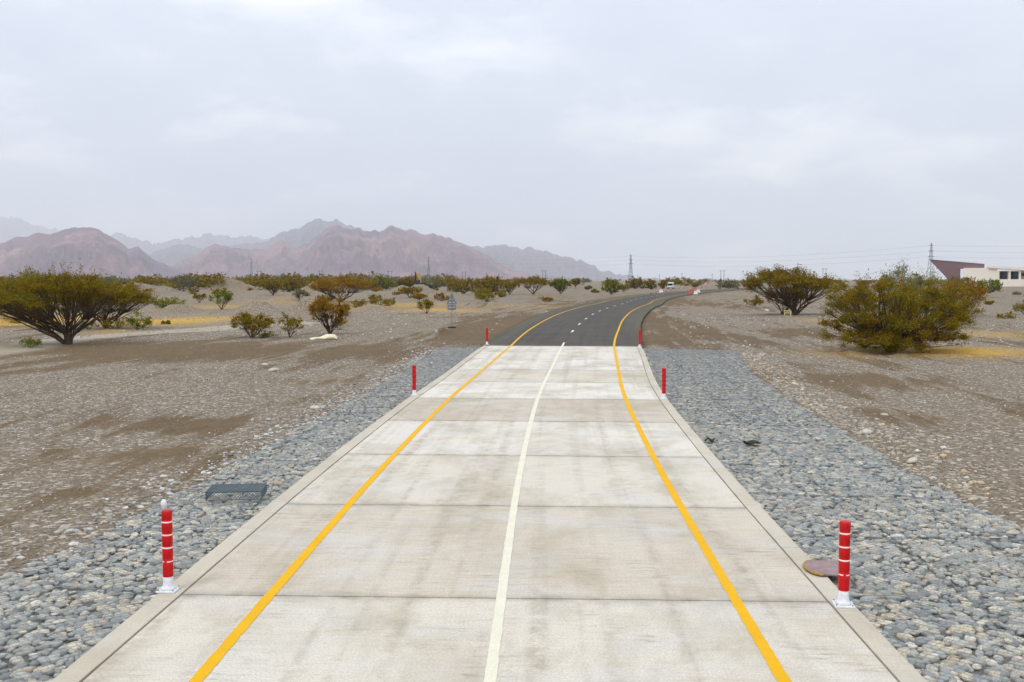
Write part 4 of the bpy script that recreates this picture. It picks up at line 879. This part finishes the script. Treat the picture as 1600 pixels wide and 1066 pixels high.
mesh_panel(m, (-Wb / 2, -Db / 2, 0), (Wb, 0, 0), (0, 0, Hb), 19, 3); mesh_panel(m, (-Wb / 2, Db / 2, 0), (Wb, 0, 0), (0, 0, Hb), 19, 3)
mesh_panel(m, (-Wb / 2, -Db / 2, 0), (0, Db, 0), (0, 0, Hb), 12, 3); mesh_panel(m, (Wb / 2, -Db / 2, 0), (0, Db, 0), (0, 0, Hb), 12, 3)
for q in range(1): mesh_panel(m, (-Wb / 2, -Db / 2, Hb - 0.03 * q), (Wb, 0, 0), (0, Db, 0), 19, 12)
m.build('mesh_panel', M['basket'], r0)

# scraps of dark cloth on the right cobbles
def scrap(px, py, L_, W_, ang, label):
    x, y = G(px, py, -0.05); n = 9; V = []; Fc = []
    for j in range(4):
        for i in range(n):
            a = i / (n - 1) - 0.5; b_ = (j / 3 - 0.5) * (1 - 1.5 * abs(a) ** 1.6) ; V.append((a * L_, b_ * W_, 0.03 + 0.03 * math.sin(a * 9 + px) + 0.02 * math.cos(b_ * 7 + i)))
    k = len(V); V += [(a, b_, c - 0.02) for a, b_, c in V]
    for j in range(3):
        for i in range(n - 1):
            q = j * n + i; Fc.append((q, q + 1, q + n + 1, q + n)); Fc.append((k + q + n, k + q + n + 1, k + q + 1, k + q))
    for i in range(n - 1): Fc.append((i + 1, i, k + i, k + i + 1)); Fc.append((3 * n + i, 3 * n + i + 1, k + 3 * n + i + 1, k + 3 * n + i))
    for j in range(3): Fc.append((j * n, (j + 1) * n, k + (j + 1) * n, k + j * n)); Fc.append(((j + 1) * n + n - 1, j * n + n - 1, k + j * n + n - 1, k + (j + 1) * n + n - 1))
    o = mesh_np('cloth_scrap', V, Fc, M['scrapm'], None, True); o.location = (x, y, -0.035); o.rotation_euler = (0, 0, ang); tag(o, label, 'cloth scrap'); return o
M['scrapm'] = simple('dark_dirty_cloth', (0.035, 0.030, 0.012), 0.95)
scrap(1175, 694, 0.42, 0.30, 0.35, 'larger dark ragged scrap on the right cobbles, further from the kerb')
scrap(1109, 689, 0.24, 0.26, -0.1, 'smaller dark ragged scrap on the right cobbles, close to the kerb')

# ------------------------------------------------------------------ road sign seen from behind
x, y = G(706, 509); z0 = gz(x, y); r0 = empty('road_sign', (x, y, z0), 0.12); tag(r0, 'grey back of a triangular road sign on a thin pole behind the left bollard', 'road sign')
k = y / F; top = (509 - 449) * k
m = MB(); m.lathe([(0.36, -0.05), (0.36, 0.07), (0.30, 0.11), (0.0, 0.115)], 20); m.build('base', M['black'], r0, True)
m = MB(); m.tube([(0, 0, 0.05), (0, 0, top)], 0.038, 10); m.build('pole', M['steel'], r0)
h1 = top - 0.35
m = MB(); m.prism([(-0.44, h1 - 0.85), (-0.40, h1 - 0.90), (0.40, h1 - 0.90), (0.44, h1 - 0.85), (0.05, h1 - 0.02), (0, h1), (-0.05, h1 - 0.02)], 0.05, 0.062); m.build('triangular_plate', M['steel'], r0)
m = MB(); m.prism([(-0.36, h1 - 1.38), (0.36, h1 - 1.38), (0.36, h1 - 0.94), (-0.36, h1 - 0.94)], 0.05, 0.062); m.build('lower_plate', M['steel'], r0)
for z in (h1 - 0.72, h1 - 0.45, h1 - 1.15):
    q = MB(); q.box((0, 0.044, z), (0.5 if z < h1 - 0.5 else 0.3, 0.02, 0.04)); q.build('bracket', M['wplast'], r0)

# cream tarpaulin by the orange bush
x, y = G(506, 527); z0 = gz(x, y); n = 22; V = []; Fc = []; k = y / F
for j in range(7):
    for i in range(n):
        a = i / (n - 1); w_ = 0.30 * math.sin(math.pi * (a * 0.9 + 0.05)) ** 0.6; b_ = j / 6 * 2 - 1
        V.append(((a - 0.5) * 43 * k, b_ * w_, 0.05 + (0.02 + 0.55 * a ** 1.5 * (1 - a ** 7)) * (1 - 0.75 * b_ * b_) + 0.03 * math.sin(a * 14 + b_ * 3)))
N0 = len(V); V += [(a, b_, c - 0.06) for a, b_, c in V]
for j in range(6):
    for i in range(n - 1): q = j * n + i; Fc += [(q, q + 1, q + n + 1, q + n), (N0 + q + n, N0 + q + n + 1, N0 + q + 1, N0 + q)]
for i in range(n - 1): Fc += [(i + 1, i, N0 + i, N0 + i + 1), (6 * n + i, 6 * n + i + 1, N0 + 6 * n + i + 1, N0 + 6 * n + i)]
for j in range(6): Fc += [(j * n, (j + 1) * n, N0 + (j + 1) * n, N0 + j * n), ((j + 1) * n + n - 1, j * n + n - 1, N0 + j * n + n - 1, N0 + (j + 1) * n + n - 1)]
o = mesh_np('tarpaulin', V, Fc, M['tarp'], None, True); o.location = (x, y, z0); tag(o, 'cream crescent-shaped tarpaulin lying beside the orange-brown bush', 'tarpaulin')

# pale yellow trestle under the right roadside acacia
x, y = G(1231, 493); z0 = gz(x, y); r0 = empty('trestle', (x, y, z0), 0.2); tag(r0, 'small pale yellow trestle under the right roadside acacia', 'trestle')
m = MB(); m.tube([(-0.45, 0, 0.62), (0.40, 0, 0.50)], 0.05, 6); m.build('rail', M['yframe'], r0)
for sx, dx in ((-0.38, -.12), (-0.38, .12), (0.33, -.12), (0.33, .12)):
    q = MB(); q.tube([(sx, 0, 0.56), (sx + dx, dx * 1.4, 0)], 0.035, 6); q.build('leg', M['yframe'], r0)

# single pale boulders on the left flat
for px, py, r_, lb in [(430, 574, 0.16, 'pale cream boulder on the brown flat, left of the gabion strip'), (414, 566, 0.11, 'smaller pale boulder behind the cream boulder on the brown flat'), (1198, 484, 0.3, 'white boulder left of the right roadside acacia'),
                       (492, 634, 0.12, 'tan stone at the outer edge of the left gabion strip'), (1424, 716, 0.13, 'pale upright stone at the outer edge of the right gabion'), (1355, 672, 0.13, 'tan stone where the right gabion meets the gravel')]:
    x, y = G(px, py); o = stones('boulder', np.array([[0, 0, r_ * 0.3]]), np.array([r_]), 2, M['bould'], None, 0.7, 0.25); o.location = (x, y, gz(x, y)); tag(o, lb, 'boulder')

# ------------------------------------------------------------------ vehicles and roadworks far along the road
x, y = G(1047, 451.5); r0 = empty('minibus', (x, y, 0.0), math.radians(-14)); tag(r0, 'white minibus with dark windscreen coming along the far road', 'minibus')
m = MB(); m.prism([(-1.2, 0.45), (1.2, 0.45), (1.24, 0.9), (1.2, 1.5), (1.08, 2.55), (0.95, 2.72), (-0.95, 2.72), (-1.08, 2.55), (-1.2, 1.5), (-1.24, 0.9)], 0, 6.4); m.build('body', M['busw'], r0, bevel=0.06)
m = MB(); m.prism([(-1.08, 1.30), (1.08, 1.30), (0.98, 2.25), (-0.98, 2.25)], -0.03, 0.05); m.build('windscreen', M['glass'], r0)
for sx in (-1, 1):
    q = MB(); q.box((sx * 1.19, 3.2, 1.9), (0.06, 5.2, 0.75)); q.build('side_window', M['glass'], r0)
    q = MB(); q.box((sx * 0.92, -0.03, 0.85), (0.38, 0.08, 0.26)); q.build('headlight', M['wplast'], r0)
    q = MB(); q.tube([(sx * 1.15, 0.1, 1.7), (sx * 1.42, -0.05, 1.75)], 0.03, 5); q.box((sx * 1.46, -0.05, 1.75), (0.16, 0.08, 0.32)); q.build('mirror', M['dark'], r0)
    for yy in (1.1, 5.0):
        q = MB(); q.tube([(sx * 0.95, yy, 0.36), (sx * 1.2, yy, 0.36)], 0.36, 16); q.build('wheel', M['black'], r0)
q = MB(); q.box((0, -0.04, 0.52), (2.3, 0.12, 0.28)); q.build('bumper', M['dark'], r0, bevel=0.03)

def make_barrier(mat):
    r = empty('road_barrier', (0, 0, 0)); m = MB(); m.prism([(-0.30, 0), (0.30, 0), (0.30, 0.15), (0.16, 0.35), (0.10, 0.85), (-0.10, 0.85), (-0.16, 0.35), (-0.30, 0.15)], -0.95, 0.95); m.build('shell', M[mat], r, bevel=0.02)
    for a in (-0.5, 0.5):
        q = MB(); q.box((0, a, 0.06), (0.64, 0.3, 0.1)); q.build('foot_slot', M['dark'], r)
    return r
bo = make_barrier('orange'); bw_ = make_barrier('busw')
bar = [(bo, 1077, 459, 'nearest orange barrier on the outside of the far bend'), (bo, 1080, 457, 'second orange barrier on the outside of the far bend, behind the nearest'), (bo, 1083, 454.5, 'third orange barrier on the outside of the far bend'), (bo, 1087, 451.5, 'farthest orange barrier before the striped board'),
       (bw_, 1087, 459.5, 'white barrier right of the nearest orange barrier'), (bw_, 1091, 457.5, 'white barrier behind and right of the orange barriers'), (bw_, 1033, 456.5, 'white barrier lying at the left side of the far road')]
used = set()
for src, px, py, lb in bar:
    o = src if src.name not in used else copy_tree(src); used.add(src.name); x, y = G(px, py); o.location = (x, y, gz(x, y) if abs(to_us([x], [y])[0][0]) > 6.2 else 0.0); o.rotation_euler = (0, 0, math.radians(-25 + rnd.uniform(-10, 10))); o.scale = (1.05, 1.05, 1.05); tag(o, lb, 'barrier', 'plastic barriers at the far roadworks')
def make_cone():
    r = empty('traffic_post', (0, 0, 0)); m = MB(); m.lathe([(0.24, 0), (0.24, 0.05), (0.0, 0.06)], 12); m.build('base', M['black'], r)
    m = MB(); m.lathe([(0.11, 0.05), (0.09, 0.6), (0.07, 1.15), (0.0, 1.18)], 12); m.build('post', M['orange'], r, True)
    m = MB(); m.lathe([(0.098, 0.62), (0.092, 0.85)], 12); m.build('white_band', M['wplast'], r, True); return r
c0 = make_cone(); i = 0
for px, py in [(1017, 460), (1025, 458.5), (1041, 455.5), (1049, 453.5), (1056, 452.2), (1062, 451.2), (1068, 450.5), (1074, 450), (1096, 449.8), (1112, 448.8), (1124, 448)]:
    o = c0 if i == 0 else copy_tree(c0); x, y = G(px, py); o.location = (x, y, 0.0 if abs(to_us([x], [y])[0][0]) < 6 else gz(x, y)); i += 1
    tag(o, 'small orange and white traffic post in the row at the far roadworks', 'traffic post', 'traffic posts at the far roadworks')
x, y = G(1103, 449.5); r0 = empty('warning_board', (x, y, gz(x, y))); tag(r0, 'orange and white warning board on legs beyond the orange barriers', 'warning board')
m = MB(); m.box((0, 0, 1.9), (1.6, 0.06, 1.6)); m.build('board', M['orange'], r0)
for z in (1.5, 2.2): q = MB(); q.box((0, -0.04, z), (1.4, 0.03, 0.28)); q.build('white_stripe', M['wplast'], r0)
for sx in (-0.6, 0.6): q = MB(); q.tube([(sx, 0.05, -0.2), (sx, 0.05, 2.6)], 0.04, 6); q.build('leg', M['steel'], r0)

# excavator on the spoil heap
y = 285.0; x = lat(657, y); zb = hgt(448.5, y); kx = y / F; r0 = empty('excavator', (x, y, zb)); tag(r0, 'excavator with raised yellow boom and dark stick on a spoil heap', 'excavator')
def E_(px, py): return ((px - 657) * kx, hgt(py, y) - zb)
for sy in (-1, 1):
    m = MB(); m.prism([(-1.3, 0.1), (-1.0, -0.1), (1.3, -0.1), (1.6, 0.1), (1.6, 0.45), (1.3, 0.6), (-1.0, 0.6), (-1.3, 0.45)], sy * 0.9 - 0.25, sy * 0.9 + 0.25); m.build('track', M['dark'], r0)
m = MB(); m.prism([(-1.0, 0.6), (1.9, 0.6), (1.9, 1.1), (1.2, 1.35), (-1.0, 1.1)], -1.1, 1.1); m.build('body', M['dark'], r0, bevel=0.04)
m = MB(); m.prism([(-1.1, 0.7), (0.0, 0.7), (0.0, 2.1), (-0.7, 2.1), (-1.1, 1.5)], -1.0, -0.1); m.build('cab', M['glass'], r0, bevel=0.03)
a, b_, c_ = E_(657.5, 443), E_(654.5, 431), E_(649.6, 425)
m = MB(); m.tube([(a[0], 0.3, a[1]), (b_[0], 0.3, b_[1]), (c_[0], 0.3, c_[1])], [0.38, 0.34, 0.2], 6); m.build('boom', M['excav'], r0)
d_ = E_(649.2, 439); m = MB(); m.tube([(c_[0], 0.3, c_[1]), (d_[0], 0.3, d_[1])], [0.26, 0.2], 6); m.build('stick', M['dark'], r0)
m = MB(); m.prism([(d_[0] - 0.35, d_[1] + 0.1), (d_[0] + 0.35, d_[1] + 0.1), (d_[0] + 0.85, d_[1] - 0.7), (d_[0] + 0.3, d_[1] - 1.0), (d_[0] - 0.3, d_[1] - 0.7)], -0.2, 0.8); m.build('bucket', M['dark'], r0)

# ------------------------------------------------------------------ power line
def pylon(px, ytop, y, label, wid=1.0):
    H_ = hgt(ytop, y) + 0.5; x = lat(px, y); r = empty('pylon', (x, y, -0.5), math.radians(20)); tag(r, label, 'pylon', 'lattice pylons on the horizon')
    m = MB(); b = H_ * 0.055 * wid; rr = 0.14 + H_ * 0.0025
    def W_(t): return b * (1 - t) ** 1.1 + 0.02 * H_ * (1 - t) + 0.25
    lv = [0, .16, .31, .44, .55, .64, .72, .79, .85, .91, 1.0]
    for sx in (-1, 1):
        for sy in (-1, 1): m.tube([(sx * W_(t) / 1, sy * W_(t), t * H_) for t in lv], rr, 4)
    for t0, t1 in zip(lv[:-1], lv[1:]):
        for s0, s1 in (((-1, -1), (1, -1)), ((1, -1), (1, 1)), ((1, 1), (-1, 1)), ((-1, 1), (-1, -1))):
            A, B = W_(t0), W_(t1)
            m.tube([(s0[0] * A, s0[1] * A, t0 * H_), (s1[0] * B, s1[1] * B, t1 * H_)], rr * 0.6, 4, False); m.tube([(s1[0] * A, s1[1] * A, t0 * H_), (s0[0] * B, s0[1] * B, t1 * H_)], rr * 0.6, 4, False)
    m.build('lattice_mast', M['lattice'], r)
    arms = []
    for t, l in ((0.94, 0.06), (0.80, 0.085), (0.66, 0.10)):
        q = MB()
        for s in (-1, 1):
            q.tube([(0, 0, t * H_ + 0.02 * H_), (s * l * H_, 0, t * H_)], rr * 0.8, 4); q.tube([(0, 0, t * H_ - 0.01 * H_), (s * l * H_, 0, t * H_)], rr * 0.8, 4); arms.append((x + s * l * H_, y, t * H_ - 0.5))
        q.build('cross_arm', M['lattice'], r)
    return arms
pa = pylon(1452.5, 380, 1250, 'lattice pylon behind the point of the mauve canopy')
pb = pylon(985, 397.5, 1900, 'lattice pylon right of the mountains, above the road', 0.9)
pc = pylon(394, 404, 2500, 'lattice pylon in front of the mountains, above the left trees', 0.8)
pd = pylon(670, 401, 2300, 'faint lattice pylon right of the excavator', 0.7)
pe = pylon(1900, 372, 1150, 'lattice pylon beyond the right edge of the picture')
def wires(a, b, name_lb):
    m = MB()
    for p, q in zip(a, b):
        p, q = Vector(p), Vector(q); sag = (p - q).length * 0.012; m.tube([p.lerp(q, t) - Vector((0, 0, sag * 4 * t * (1 - t))) for t in [k / 16 for k in range(17)]], 0.045, 3, False)
    o = m.build('power_line', M['cable'], None); tag(o, name_lb, 'power line')
wires(pe, pa, 'thin sagging wires leading right from the pylon at the mauve canopy')
wires(pa, pb, 'thin sagging wires between the canopy pylon and the central pylon')
wires(pb, pd, 'thin sagging wires left of the central pylon across the mountains')
def hpole(px, yt, y, lb, dbl=True):
    H_ = hgt(yt, y) + 0.5; r = empty('power_pole', (lat(px, y), y, -0.5)); tag(r, lb, 'power pole', 'distant wooden power poles'); w_ = 1.6 if dbl else 0
    for sx in ((-1, 1) if dbl else (0,)):
        q = MB(); q.tube([(sx * w_, 0, 0), (sx * w_, 0, H_)], [0.28, 0.2], 6); q.build('pole', M['timber'], r)
    q = MB(); q.box((0, 0, H_ - 1.0), (w_ * 2 + 3.0, 0.25, 0.25)); q.build('cross_arm', M['timber'], r)
for a in [(406, 423, 1000, 'paired power poles just right of the left pylon'), (502, 422, 1050, 'power poles above the fan-shaped olive acacia and left of the large orange acacia'), (610, 423, 900, 'paired power poles between the green acacia and the excavator'),
          (725, 424, 1000, 'power poles above the wide brown acacia behind the sign'), (850, 422, 1050, 'power poles above the umbrella-shaped acacia'), (1065, 427, 1300, 'power poles standing right of the minibus', False),
          (1030, 429, 1400, 'power pole above the brown acacia left of the minibus', False), (1128, 422, 1000, 'paired power poles over the roadworks, left of the wide dark shrub'), (1112, 428, 1300, 'short power pole left of the paired poles over the roadworks', False),
          (1287, 419, 1000, 'power poles right of the top of the large roadside acacia'), (250, 427, 1100, 'power pole over the trees behind the left acacias', False), (310, 424, 900, 'power pole over the grey-green acacia with pale trunk', False)]: hpole(*a)
for px, yt, d, lb in [(153, 430, 700, 'thin dark palm above the left acacias, left one of two'), (219, 431, 720, 'thin dark palm above the left acacias, right one of two'), (307, 429, 650, 'dark narrow treetop beside the power pole behind the pale-trunk acacia')]:
    x = lat(px, d); H_ = hgt(yt, d); r = empty('palm_tree', (x, d, 0)); tag(r, lb, 'palm')
    m = MB(); m.tube([(0, 0, -0.3), (0.1, 0, H_ * 0.5), (0, 0, H_ * 0.88)], [0.35, 0.28, 0.25], 6); m.build('trunk', M['bark'], r)
    C = rng.normal(0, 1, (260, 3)); C /= np.linalg.norm(C, axis=1)[:, None]; C *= rng.random((260, 1)) ** 0.5 * 1.7; C[:, 2] = C[:, 2] * 0.9 - 0.12 * (C[:, 0] ** 2 + C[:, 1] ** 2) + H_ * 0.88
    V, Fc = leafquads(C, 0.8); mesh_np('crown', V, Fc, M['leaf_grey'], r, False)

# ------------------------------------------------------------------ buildings on the right
D = 560.0
def Q(px, py): return (lat(px, D), hgt(py, D))
r0 = empty('canopy_building', (lat(1495, D), D, 0)); tag(r0, 'mauve-brown wedge-shaped canopy rising to a sharp point at the right', 'building')
ox = r0.location.x
m = MB(); m.prism([(Q(a, b_)[0] - ox, Q(a, b_)[1]) for a, b_ in [(1450, 406), (1536, 413.2), (1536, 418.6), (1498.5, 419.5), (1498.5, 450), (1487, 450), (1476, 433)]], 0, 26, 0.47); m.build('cladding', M['clad'], r0)
m = MB(); m.prism([(Q(a, b_)[0] - ox, Q(a, b_)[1]) for a, b_ in [(1449.4, 405.3), (1536.4, 412.5), (1536.4, 413.2), (1450, 406.1)]], -0.3, 26.3, 0.47); m.build('roof_edge', M['lattice'], r0)
r1 = empty('cream_building', (lat(1560, D), D - 4, 0)); tag(r1, 'long cream flat-roofed building with dark bays right of the mauve canopy', 'building'); ox = r1.location.x; kx = D / F
def R(a, b_, c, d_): return [(lat(a, D) - ox, hgt(d_, D)), (lat(c, D) - ox, hgt(d_, D)), (lat(c, D) - ox, hgt(b_, D)), (lat(a, D) - ox, hgt(b_, D))]
m = MB(); m.prism(R(1498.8, 419, 1551, 450), 0, 20, 0.47); m.build('wall', M['wall'], r1)
m = MB(); m.prism([(lat(a, D) - ox, hgt(b_, D)) for a, b_ in [(1537, 416.3), (1545, 416), (1620, 419.5), (1760, 424), (1760, 428), (1620, 424.5), (1537, 419)]], -1.0, 22, 0.47); m.build('roof', M['wall'], r1)
m = MB(); m.prism(R(1551, 423.6, 1760, 450), 6, 20, 0.47); m.build('rear_wall', M['wall'], r1)
for a in (1551.0, 1568.5, 1584.5, 1601, 1617, 1633, 1649):
    q = MB(); q.prism(R(a, 423.4, a + 3.2, 450), 0, 1.4, 0.47); q.build('column', M['wall'], r1)
for a in (1556, 1573, 1605, 1621, 1637):
    q = MB(); q.prism(R(a, 424.5, a + 11, 438), 5.7, 5.95, 0.47); q.build('window', M['bayglass'] if 'bayglass' in M else M['glass'], r1)
q = MB(); q.prism(R(1589, 427, 1600, 431), 5.7, 5.95, 0.47); q.build('window', M['glass'], r1)
q = MB(); q.prism(R(1551, 436.5, 1760, 450), -0.3, 0.3, 0.47); q.build('parapet', M['wall'], r1)

# ------------------------------------------------------------------ haze: even desert air around everything, the sky outside
m = MB(); m.box((0, 13900, 955), (61000, 31000, 2110)); hz = m.build('haze', M['joint'], None)
hm = bpy.data.materials.new('haze_air'); hm.use_nodes = True; nn_ = hm.node_tree.nodes; nn_.clear()
oo = nn_.new('ShaderNodeOutputMaterial'); pv = nn_.new('ShaderNodeVolumePrincipled'); pv.inputs['Color'].default_value = (0.925, 0.952, 0.982, 1); pv.inputs['Density'].default_value = HAZE_DENSITY; pv.inputs['Anisotropy'].default_value = 0.2
hm.node_tree.links.new(pv.outputs[0], oo.inputs['Volume']); hz.data.materials.clear(); hz.data.materials.append(hm); tag(hz, kind='stuff')
